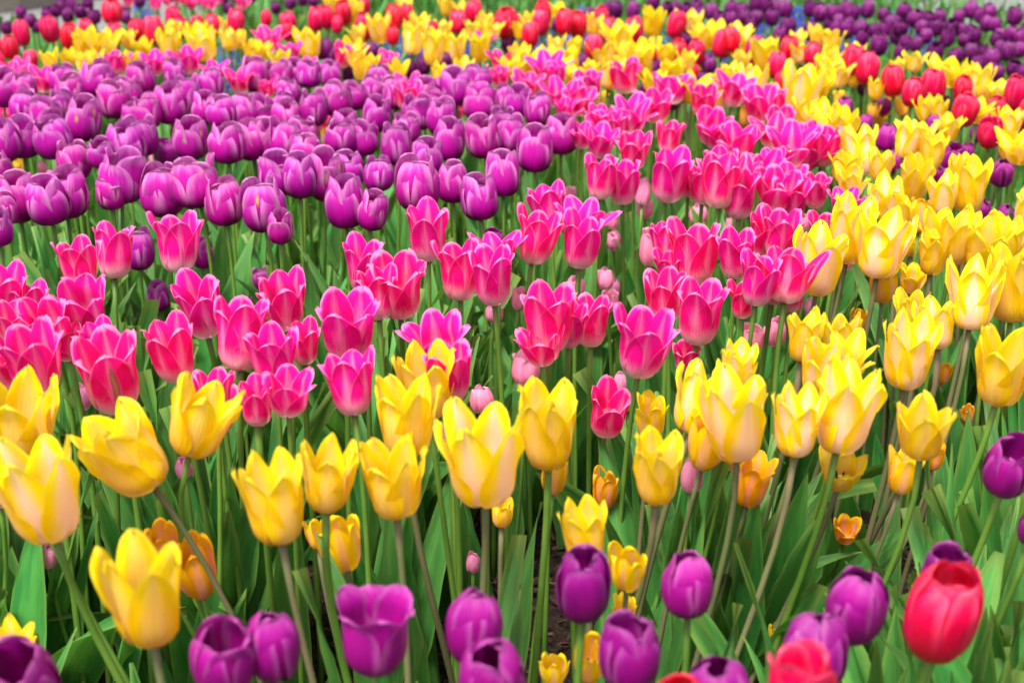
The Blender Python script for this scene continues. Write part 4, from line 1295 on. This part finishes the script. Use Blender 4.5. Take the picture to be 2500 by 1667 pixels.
('K',-0.059,1.285,0.33,0.0268,0,3.5,66,'pink slivers of a tulip seen between the stacked yellows and the star-shaped one'),
('Y',0.267,1.07,0.419,0.0703,0.71,2.7,209,'peach-bellied yellow tulip with two horn-like tips on a long grey stem'),
('Y',-0.26,1.047,0.427,0.0637,0.88,22,197,'ragged yellow tulip tilting right behind the leaning one'),
('Y',-0.086,1.063,0.419,0.0599,0.95,-0.9,184,'middle yellow tulip of the stacked cluster'),
('Y',0.227,1.044,0.427,0.0541,0.68,-0.1,164,'yellow tulip beside the peach-bellied one, petals closed to a point'),
('Y',0.328,1.043,0.426,0.048,1.08,-5.4,152,'yellow tulip with square-cut rim and curling left petal'),
('Y',0.182,1.05,0.423,0.0721,0.68,-5.3,217,'palest peach tulip with a tall front petal on a long grey stem'),
('Y',-0.391,1.043,0.425,0.0668,0.92,3.3,207,'yellow tulip cut by the left edge behind the big yellow one'),
('D',0.417,1.039,0.42,0.031,0.84,-4.5,96,'purple tulip sliver at the right edge behind the deeply furrowed one'),
('O',0.161,1.1,0.39,0.0518,0.59,8.2,146,'orange-yellow tulip wedged between two peach-coloured ones'),
('O',0.19,1.159,0.36,0.0298,0,1.1,48,10),
('O',0.397,1.224,0.33,0.0298,0.76,2.7,48,10),
('Y',0.03,1.058,0.41,0.0686,0.73,-0.2,205,'yellow tulip with toothed rim to the right of the star-shaped one'),
('K',-0.305,1.205,0.33,0.0224,0.73,-1,59,'small pink tulip peeping out under the leaning yellow tulip'),
('Y',0.279,1.103,0.37,0.0341,1.37,1.6,104,'yellow tulip spread open behind the long grey stem'),
('Y',-0.281,1.007,0.417,0.0658,1.06,-28,213,'yellow tulip leaning far left, its long petals spread like a beak'),
('K',0.163,1.175,0.33,0.0359,0.53,2.4,93,'small magenta-pink tulip between two yellow ones'),
('D',0.377,0.992,0.42,0.05,0.76,1.5,158,'purple tulip with deep furrows against the right edge'),
('O',0.035,1.111,0.36,0.0367,0.77,4.2,104,'yellow tulip with peach belly under the toothed one'),
('O',0.334,1.112,0.36,0.0406,0.83,8,116,'small peach-bellied yellow tulip below the square-cut one'),
('Y',0.111,0.984,0.415,0.0539,0.84,0.1,173,'lemon yellow tulip with one tall spike petal'),
('Y',-0.02,0.965,0.425,0.0788,0.66,-1.8,253,'yellow tulip striped with peach flame, petals spread like a star'),
('K',-0.457,1.145,0.33,0.0252,0.5,1.6,66,'small pink tulip cut by the left edge'),
('O',0.21,1.148,0.33,0.049,0.74,8.1,133,'orange tulip with peach side behind the long grey stem'),
('O',0.092,1.265,0.27,0.0408,0.68,-2.4,100,'small orange tulip with peach front above the dark mulch strip'),
('Y',-0.138,0.949,0.425,0.0521,0.71,6,170,'crumpled yellow tulip behind the two-peaked one'),
('Y',-0.087,0.965,0.413,0.0557,0.94,-3.6,184,'lowest yellow tulip of the stacked cluster with one short front petal'),
('O',-0.009,1.107,0.33,0.0242,0.94,2.5,69,'small yellow tulip tucked under the star-shaped one'),
('O',0.3,1.27,0.24,0.0271,1,-0.8,68,'orange tulip with pointed petals beside the leaning green stem'),
('O',0.327,1.252,0.24,0.0261,1.23,0.5,68,'open orange tulip behind the leaning green stem'),
('Y',-0.331,0.919,0.419,0.0772,0.82,-5,261,'big yellow tulip with peach flush nearest the left edge on a bent stem'),
('D',0.4,0.982,0.38,0.031,0.68,0.7,74,14),
('Y',-0.162,0.892,0.429,0.0608,0.78,-6.1,210,'yellow tulip with two high petals, left of a crumpled one'),
('O',-0.166,1.086,0.32,0.0266,0.7,-2.8,74,'small orange-yellow tulip half behind another small one'),
('Y',0.057,0.953,0.38,0.0458,0.88,-6.2,149,'yellow tulip rising behind the smooth purple one'),
('K',-0.433,1.18,0.25,0.0271,0.41,6.1,66,'tiny pink bud behind crossing brown stems'),
('O',-0.136,1.034,0.33,0.0514,0.66,-6.5,149,'small upright yellow tulip with peach stripes over a thin brown stem'),
('K',-0.039,1.261,0.2,0.0218,0.68,1.1,52,'tiny whitish-pink bud near the ground beside a brown stem'),
('O',-0.294,1.074,0.3,0.0501,0.74,-4,141,'orange tulip with a pointed petal, showing above the ruffled yellow one'),
('O',0.087,0.95,0.36,0.0403,0.76,-3.1,128,'round yellow tulip facing up beside the smooth purple one'),
('O',-0.258,1.042,0.3,0.0553,0.66,-4.9,157,'orange tulip with pink flush tucked behind the ruffled yellow one'),
('K',-0.217,1.223,0.18,0.0355,0.75,4.7,86,'pink cup-shaped small tulip low over dark mulch'),
('D',0.3,0.865,0.39,0.053,0.68,-4.3,181,'purple tulip almost hidden behind the big red one'),
('D',0.119,0.844,0.4,0.0463,0.76,-2.4,164,'purple tulip standing alone among leaves beside a long leaning stem'),
('D',0.047,0.839,0.4,0.0518,0.67,0.9,181,'smooth egg-shaped purple tulip in front of two yellow tulips'),
('O',0.09,0.991,0.3,0.0292,0.8,-1.4,88,'orange-yellow tulip showing above the wide purple one'),
('D',0.222,0.815,0.4,0.0526,0.76,2.7,190,'purple tulip with a small outward lip on its right, near the big red one'),
('Y',-0.224,0.771,0.424,0.0665,0.84,0.3,257,'ruffled yellow tulip low in front with an orange tulip behind it'),
('O',0.241,1.121,0.2,0.0282,0.6,-2.6,72,'tiny golden tulip with dark centre low beside a purple one'),
('R',0.259,0.762,0.421,0.0681,0.68,2.1,258,'big red tulip with glossy pink highlights, in front of a purple one'),
('Y',-0.379,0.941,0.3,0.0305,0,-3.2,96,'yellow tulip mostly hidden behind the purple one in the corner'),
('D',-0.026,0.787,0.4,0.0517,0.67,4.5,189,'tall purple tulip behind the one cut by the bottom edge'),
('D',-0.087,0.777,0.4,0.0513,1,3.1,198,'purple tulip with petals parted, showing its white and yellow inside'),
('D',-0.148,0.77,0.4,0.0498,0.59,-1.4,182,'purple tulip, rear one of the overlapping pair'),
('O',0.057,0.92,0.3,0.0402,0.51,1.7,121,"pale yellow tulip behind a dark purple tulip's stem"),
('O',0.032,0.957,0.27,0.0319,0.75,-0.1,96,'small golden tulip with dark-tipped petals near the bottom edge'),
('D',0.072,0.758,0.4,0.0475,0.83,0.5,182,'wide purple tulip with four rounded lobes near the bottom edge'),
('D',0.187,0.758,0.4,0.0477,0.85,2.5,184,'purple tulip with broad front petal, just above a red one'),
('D',-0.177,0.757,0.4,0.0486,0.86,3.4,188,'plump purple tulip, front one of the overlapping pair'),
('D',-0.292,0.743,0.4,0.0548,0.78,0.3,211,'purple tulip in the bottom corner gaping open, yellow peeking out behind'),
('D',-0.012,0.726,0.41,0.0562,0.65,0.3,217,'gaping purple tulip cut by the bottom edge with cream stigma showing'),
('D',0.126,0.725,0.4,0.0429,0.91,-9.6,172,'purple tulip cut by the bottom edge between two red ones'),
('R',0.161,0.668,0.428,0.0517,0.75,-3.1,217,'red tulip cut by the bottom edge, glowing open from above'),
('R',0.09,0.68,0.416,0.0508,0.68,1.5,206,'red tulip barely showing its crown at the bottom edge'),
]
GROUPS = [
('dark purple tulip in the small blurred patch by the stone kerb', 'purple tulips in the patch by the kerb'),
('small blurred pink tulip in the far row beyond the red ones', 'pink tulips in the far row'),
('small purple tulip peeking out between the back rows of red and yellow', 'small purple tulips between the back rows'),
('dark purple tulip in the far dense purple mass beside the pale path', 'purple tulips in the far dense mass'),
('yellow tulip mixed with red ones in the back rows behind the violet block', 'yellow tulips across the back rows'),
('red tulip mixed with yellow ones in the back rows behind the violet block', 'red tulips across the back rows'),
('red tulip in the back rows near the grey path', 'red tulips in the back rows by the path'),
('yellow tulip among red ones in the back rows near the grey path', 'yellow tulips in the back rows by the path'),
('yellow tulip among red ones just before the far purple mass', 'yellow tulips before the purple mass'),
('pink tulip with pale rims poking up behind the violet block', 'pink tulips behind the violet block'),
('small orange-yellow tulip low between taller yellow ones', 'small orange-yellow tulips between taller ones'),
('red tulip in the last rows before the far purple mass', 'red tulips before the purple mass'),
('pink tulip with pale rims crowded in the pink drift beside the violet block', 'pink tulips of the drift beside the violet block'),
('violet tulip with pale petal rims packed in the dense violet block', 'violet tulips packed in the dense block'),
('purple tulip low between stems among the scattered yellow and red ones', 'purple tulips scattered low among the yellow drift'),
('pink tulip half hidden among the pink clumps in front of the violet block', 'pink tulips in the clumps before the violet block'),
('yellow tulip crowded into the yellow drift beyond the pink tulips', 'yellow tulips crowded in the drift'),
('small pale pink tulip low among the stems of taller pink ones', 'small pale pink tulips among the stems'),
('pink tulip half hidden in the loose pink drift beside the front yellow ones', 'pink tulips of the loose middle drift'),
]
NAME = dict(V='violet_tulip', P='pink_tulip', Y='yellow_tulip', R='red_tulip', D='purple_tulip', O='orange_tulip', K='pale_pink_tulip')
CAT = dict(V='violet tulip', P='pink tulip', Y='yellow tulip', R='red tulip', D='purple tulip', O='orange tulip', K='pale pink tulip')

def plant(kind, x, y, h, L, wr, lean, size, lab, rng):
    if kind == 'V' and not isinstance(lab, str): lean *= .6
    if kind in 'YO': fx = -.30 * x * (1 - smooth(1.0, 1.5, y)) + rng.gauss(0, .014)
    elif kind == 'D': fx = -.18 * x * (1 - smooth(1.0, 1.6, y)) + rng.gauss(0, .01)
    else: fx = rng.gauss(0, .012)
    fx -= sin(radians(lean)) * .05
    fy = rng.gauss(.01, .015)
    root = bpy.data.objects.new(NAME[kind], None)
    root.empty_display_size = .03
    col.objects.link(root)
    root.location = (x + fx, y + fy, 0)
    if isinstance(lab, str): tag(root, lab, CAT[kind])
    else: tag(root, GROUPS[lab][0], CAT[kind], GROUPS[lab][1])
    base = Vector((-fx, -fy, h))
    tilt = rng.gauss(6, 3) if kind == 'V' else rng.gauss(8, 6)
    said = lab if isinstance(lab, str) else ''
    if kind in 'PYDO' and ('open' in said or 'facing up' in said or 'bowl' in said or 'gaping' in said): tilt += 9
    rot = Matrix.Rotation(radians(lean), 3, 'Y') @ Matrix.Rotation(radians(tilt), 3, 'X')
    axis = rot @ Vector((0, 0, 1))
    p0, p1, p2, p3 = Vector((0, 0, -.01)), Vector((rng.gauss(0, .006), rng.gauss(0, .006), h * .4)), base - axis * h * .3, base + axis * .003
    path = []
    N = 9
    for i in range(N + 1):
        t = i / N
        path.append(p0 * (1 - t) ** 3 + p1 * 3 * t * (1 - t) ** 2 + p2 * 3 * t * t * (1 - t) + p3 * t ** 3)
    rs = .0027 * (.8 if kind in 'OK' else 1) * rng.uniform(.88, 1.12)
    g = tube(path, [rs * (1.25 - .3 * i / N) for i in range(N)] + [rs * 1.15], 7)
    link('stem', build_mesh('stem', g[0], g[1], M['stem brown' if kind in 'YO' and rng.random() < .7 else 'stem green']), root)
    cands = BLOOMS[kind]
    said = lab if isinstance(lab, str) else ''
    if kind in 'DR' and not any(q in said for q in ('gap', 'part', 'open')):
        cands = [b for b in cands if b['o'] < (.5 if kind == 'D' else .1)]
    if wr:
        best = sorted(cands, key=lambda b: abs(b['ratio'] - wr) + rng.random() * .10)[0]
        k = max(.82, min(1.22, wr / best['ratio']))
    else:
        best = rng.choice(cands[:SEEDS[kind] * (2 if y > 2.2 and kind == 'Y' else 3)] if kind in 'YP' else cands); k = rng.uniform(.90, 1.08)
    sc = L * ((.88 if y > 2.6 and x < 0 else 1.01) if kind == 'P' else 1.18 if kind == 'D' and y > 3.0 else .92 if kind == 'Y' and size < 62 else 1.06 if kind == 'R' and size < 90 else 1)
    small = size < 95
    head = link('flower_head', best['whole'] if small else best['heart'], root, base)
    head.rotation_euler = (rot @ Matrix.Rotation(rng.uniform(0, 2 * pi), 3, 'Z')).to_euler()
    head.scale = (sc * k, sc * k, sc)
    tint = rng.random()
    if kind == 'Y': tint = .98 if ('peach' in said or 'pale' in said) else .2 if said and 'stripe' not in said else tint * .65
    if kind == 'O': tint = rng.uniform(0, .15) if 'orange tulip' in said else rng.uniform(.6, 1) if said else tint
    if kind == 'D': tint = rng.uniform(0, .35) if y > 2.75 else rng.uniform(.55, 1)
    head.color = (tint, tint, tint, 1)
    if not small:
        for me in best['petals']:
            po = link('petal', me, head)
            po.color = (tint, tint, tint, 1)
            if kind == 'V' and any(q in said for q in ('tan scar', 'torn brown', 'with a brown hole', 'brown spot')) or 'withered' in said:
                # the scarred petal is the one turned to the viewer's side
                mid = head.rotation_euler.to_matrix() @ (sum((q.co for q in me.vertices), Vector()) / len(me.vertices))
                if mid.y < -.10:
                    po.material_slots[0].link = 'OBJECT'
                    po.material_slots[0].material = M['P streak' if kind == 'P' else 'V scar']
    nl = 1 if size < 45 else 2 if size < 95 else 3
    t0 = rng.uniform(0, 6.3)
    for q in range(nl):
        t = t0 + q * 2.2 + rng.gauss(0, .3)
        lx, ly = root.location.x, root.location.y
        if in_clear(lx + .06 * cos(t), ly + .06 * sin(t)) and rng.random() < .9: continue
        lf = link('leaf', rng.choice(LEAVES), root)
        s_ = rng.uniform(.75, 1.1) * min(1, h / .36)
        lf.scale = (s_, s_, s_); lf.rotation_euler = (0, 0, t)

rng = random.Random(77)
for row in TULIPS:
    plant(*row, rng)

# ------------------------------------------------------------------ grape hyacinths between the back rows
s = Mat('blue bells')
c = s.hsv((.065, .08, .48), .5, 1.0, s.math('ADD', .75, s.math('MULTIPLY', s.rnd(), .6)))
M['bell'] = s.finish(c, .5, .3, .15)
HYACINTHS = [(0.342, 4.772),(0.328, 4.642),(0.365, 4.669),(0.367, 4.674),(0.37, 4.641),(0.359, 4.736),(0.125, 4.495),(0.146, 4.537),(0.117, 4.42),(0.108, 4.475),(0.115, 4.45),(0.135, 4.565),(0.233, 4.604),(0.209, 4.511),(0.237, 4.625),(0.234, 4.664),(0.226, 4.673),(0.224, 4.499),(0.218, 4.377),(0.209, 4.297),(0.208, 4.356),(0.198, 4.301),(0.187, 4.259),(0.198, 4.33),(0.067, 4.351),(0.105, 4.353),(0.067, 4.343),(0.107, 4.392),(0.079, 4.369),(0.093, 4.321),(0.425, 4.34),(0.438, 4.373),(0.441, 4.338),(0.434, 4.462),(0.444, 4.455),(0.465, 4.409),(0.614, 4.744),(0.637, 4.731),(0.615, 4.711),(0.631, 4.767),(0.629, 4.829),(0.609, 4.663),(0.805, 4.721),(0.812, 4.671),(0.796, 4.703),(0.838, 4.793),(0.781, 4.636),(0.846, 4.787),(0.755, 4.458),(0.763, 4.452),(0.758, 4.491),(0.768, 4.516),(0.788, 4.481),(0.784, 4.415),(0.541, 3.917),(0.53, 3.975),(0.533, 3.952),(0.519, 3.911),(0.532, 3.927),(0.553, 3.903),(0.603, 3.896),(0.646, 4.011),(0.621, 3.916),(0.619, 3.987),(0.604, 3.966),(0.636, 3.967),(0.187, 4.074),(0.195, 4.075),(0.198, 4.13),(0.176, 4.041),(0.208, 4.137),(0.198, 4.08),(0.019, 4.197),(0.032, 4.304),(0.012, 4.248),(0.004, 4.191),(-0.001, 4.268),(0.009, 4.264),(0.942, 4.78),(0.965, 4.656),(0.941, 4.728),(0.946, 4.803),(0.918, 4.614),(0.954, 4.775),(1.239, 4.588),(1.25, 4.46),(1.241, 4.441),(1.266, 4.558),(1.235, 4.555),(1.235, 4.574),(1.117, 4.225),(1.093, 4.258),(1.107, 4.162),(1.107, 4.183),(1.123, 4.213),(1.098, 4.21),(1.156, 4.475),(1.135, 4.393),(1.146, 4.467),(1.138, 4.41),(1.166, 4.387),(1.148, 4.339),(0.809, 4.493),(0.799, 4.494),(0.793, 4.389),(0.819, 4.499),(0.798, 4.557),(0.811, 4.512),(1.271, 4.399),(1.286, 4.418),(1.286, 4.345),(1.261, 4.318),(1.248, 4.283),(1.261, 4.344),(0.886, 4.272),(0.871, 4.246),(0.884, 4.279),(0.877, 4.373),(0.881, 4.306),(0.858, 4.27),(1.246, 4.616),(1.235, 4.54),(1.239, 4.598),(1.249, 4.578),(1.255, 4.658),(1.245, 4.59),(1.156, 4.662),(1.126, 4.572),(1.136, 4.669),(1.176, 4.686),(1.141, 4.628),(1.12, 4.633),(-0.392, 4.175),(-0.363, 4.232),(-0.379, 4.124),(-0.377, 4.242),(-0.39, 4.196),(-0.358, 4.168),(-0.269, 4.161),(-0.263, 4.219),(-0.249, 4.12),(-0.259, 4.151),(-0.242, 4.08),(-0.258, 4.238),(-0.131, 4.109),(-0.138, 4.105),(-0.137, 4.116),(-0.126, 4.107),(-0.112, 4.101),(-0.122, 4.101),(-0.054, 4.248),(-0.037, 4.35),(-0.031, 4.319),(-0.042, 4.264),(-0.032, 4.221),(-0.043, 4.19),(-0.288, 3.961),(-0.268, 4.0),(-0.273, 3.9),(-0.301, 3.928),(-0.28, 3.965),(-0.271, 3.915),(-0.326, 4.014),(-0.303, 3.98),(-0.288, 3.963),(-0.302, 4.083),(-0.309, 3.946),(-0.289, 3.97),(-0.764, 3.872),(-0.759, 3.887),(-0.749, 3.857),(-0.743, 3.842),(-0.765, 3.914),(-0.756, 3.903),(-0.74, 3.682),(-0.741, 3.747),(-0.761, 3.791),(-0.722, 3.778),(-0.734, 3.703),(-0.74, 3.723),(-0.875, 3.59),(-0.896, 3.666),(-0.903, 3.661),(-0.921, 3.695),(-0.909, 3.668),(-0.866, 3.584),(-1.3, 5.136),(-1.28, 5.04),(-1.301, 5.171),(-1.289, 5.131),(-1.278, 5.001),(-1.301, 5.087),(0.991, 4.238),(1.005, 4.279),(1.019, 4.329),(1.001, 4.259),(0.968, 4.289),(0.994, 4.207),(0.872, 4.598),(0.855, 4.706),(0.855, 4.577),(0.906, 4.741),(0.894, 4.652),(0.879, 4.755)]
bell = []
for k in range(34):
    u = k / 34; a = k * 2.4; z = .135 + .075 * u; r = .0105 * (1 - u) ** .6 + .002
    b = .0052 * (1 - .45 * u)
    cx, cy = r * cos(a), r * sin(a)
    vs = [(cx, cy, z + b)] + [(cx + b * cos(q * pi / 2), cy + b * sin(q * pi / 2), z) for q in range(4)] + [(cx, cy, z - b)]
    fs = [(0, 1 + q, 1 + (q + 1) % 4) for q in range(4)] + [(5, 1 + (q + 1) % 4, 1 + q) for q in range(4)]
    bell.append([vs, fs])
g = join(bell); bell_me = build_mesh('flower_spike', g[0], g[1], M['bell'])
g = tube([Vector((0, 0, z)) for z in (0, .08, .2)], [.002, .002, .0015], 5)
hst_me = build_mesh('stem', g[0], g[1], M['stem green'])
for x, y in HYACINTHS:
    r = bpy.data.objects.new('grape_hyacinth', None); col.objects.link(r)
    r.location = (x, y, 0); r.rotation_euler = (rng.gauss(0, .06), rng.gauss(0, .06), rng.uniform(0, 6))
    k = rng.uniform(1.3, 1.75); r.scale = (k * 1.15, k * 1.15, k)
    tag(r, 'small blue grape hyacinth spike between the back tulips', 'grape hyacinth', 'grape hyacinths between the back rows')
    link('flower_spike', bell_me, r); link('stem', hst_me, r)

# ------------------------------------------------------------------ plant markers and white weeds
s = Mat('dark marker plate')
M['plate'] = s.finish((.012, .013, .016), .35, .5, 0)
s = Mat('marker wire')
p = s.finish((.25, .27, .30), .35, .5, 0); M['wire'] = p
def marker(x, y, z, yaw, label):
    r = bpy.data.objects.new('plant_marker', None); col.objects.link(r); r.location = (x, y, 0); r.rotation_euler = (0, 0, yaw)
    tag(r, label, 'plant marker')
    V, F = [], []
    w, h, t = .028, .017, .0012
    tilt = Matrix.Rotation(radians(-38), 3, 'X')
    prof = [(-w, -h), (w, -h), (w, h * .8), (w * .9, h), (-w * .9, h), (-w, h * .8)]
    for zz in (-t, t):
        for a, b in prof:
            q = tilt @ Vector((a, 0, b)) + tilt @ Vector((0, zz, 0)); V.append((q.x, q.y, q.z + z))
    F = [(5, 4, 3, 2, 1, 0), (6, 7, 8, 9, 10, 11)] + [(i, (i + 1) % 6, (i + 1) % 6 + 6, i + 6) for i in range(6)]
    link('plate', build_mesh('plate', V, F, M['plate'], smooth=False), r)
    g = tube([Vector((0, .004, q)) for q in (0, z * .5, z - .004)], [.0014] * 3, 6)
    link('stake', build_mesh('stake', g[0], g[1], M['wire']), r)
marker(0.005, 2.06, .20, .5, 'dark plant marker on a grey wire under the full pink tulip')
marker(.335, 1.77, .19, -.4, 'small black plant marker half hidden behind yellow tulips')

s = Mat('white weed blossom')
M['white'] = s.finish((.75, .76, .66), .6, .3, .2)
def weed(x, y, h, seed, label):
    rng = random.Random(seed)
    r = bpy.data.objects.new('weed', None); col.objects.link(r); r.location = (x, y, 0); tag(r, label, 'weed')
    st, fl = [], []
    for k in range(4):
        hh = h * rng.uniform(.7, 1.05); dx, dy = rng.gauss(0, .018), rng.gauss(0, .018)
        pts = [Vector((dx * t * t, dy * t * t, hh * t)) for t in (0, .3, .6, .85, 1)]
        st.append(tube(pts, [.0009, .0008, .0007, .0006, .0004], 4))
        for q in range(7):
            t = rng.uniform(.55, 1); b = Vector((dx * t * t, dy * t * t, hh * t))
            a = rng.uniform(0, 6.3); e = b + Vector((cos(a) * .009, sin(a) * .009, .006)) * (1.4 - t * .7)
            st.append(tube([b, e], [.0003, .0003], 3))
            rr = rng.uniform(.0010, .0021)
            vs = [(e.x, e.y, e.z + rr)] + [(e.x + rr * cos(i * 1.257), e.y + rr * sin(i * 1.257), e.z) for i in range(5)] + [(e.x, e.y, e.z - rr * .7)]
            fl.append([vs, [(0, 1 + i, 1 + (i + 1) % 5) for i in range(5)] + [(6, 1 + (i + 1) % 5, 1 + i) for i in range(5)]])
    g = join([list(q) for q in st]); link('stem', build_mesh('stem', g[0], g[1], M['stem green']), r)
    g = join(fl); link('blossom', build_mesh('blossom', g[0], g[1], M['white'], smooth=False), r)
weed(-.309, 1.36, .16, 1, 'wispy weed with tiny white blossoms beside the low pink cup tulip')
weed(.242, 2.46, .24, 2, 'wispy weed with tiny pale blossoms in the green gap of the pink drift')
weed(.20, 2.40, .20, 3, 'second wispy weed, lower and closer, in the green gap of the pinks')
print('OBJECT COUNT', len(bpy.data.objects))
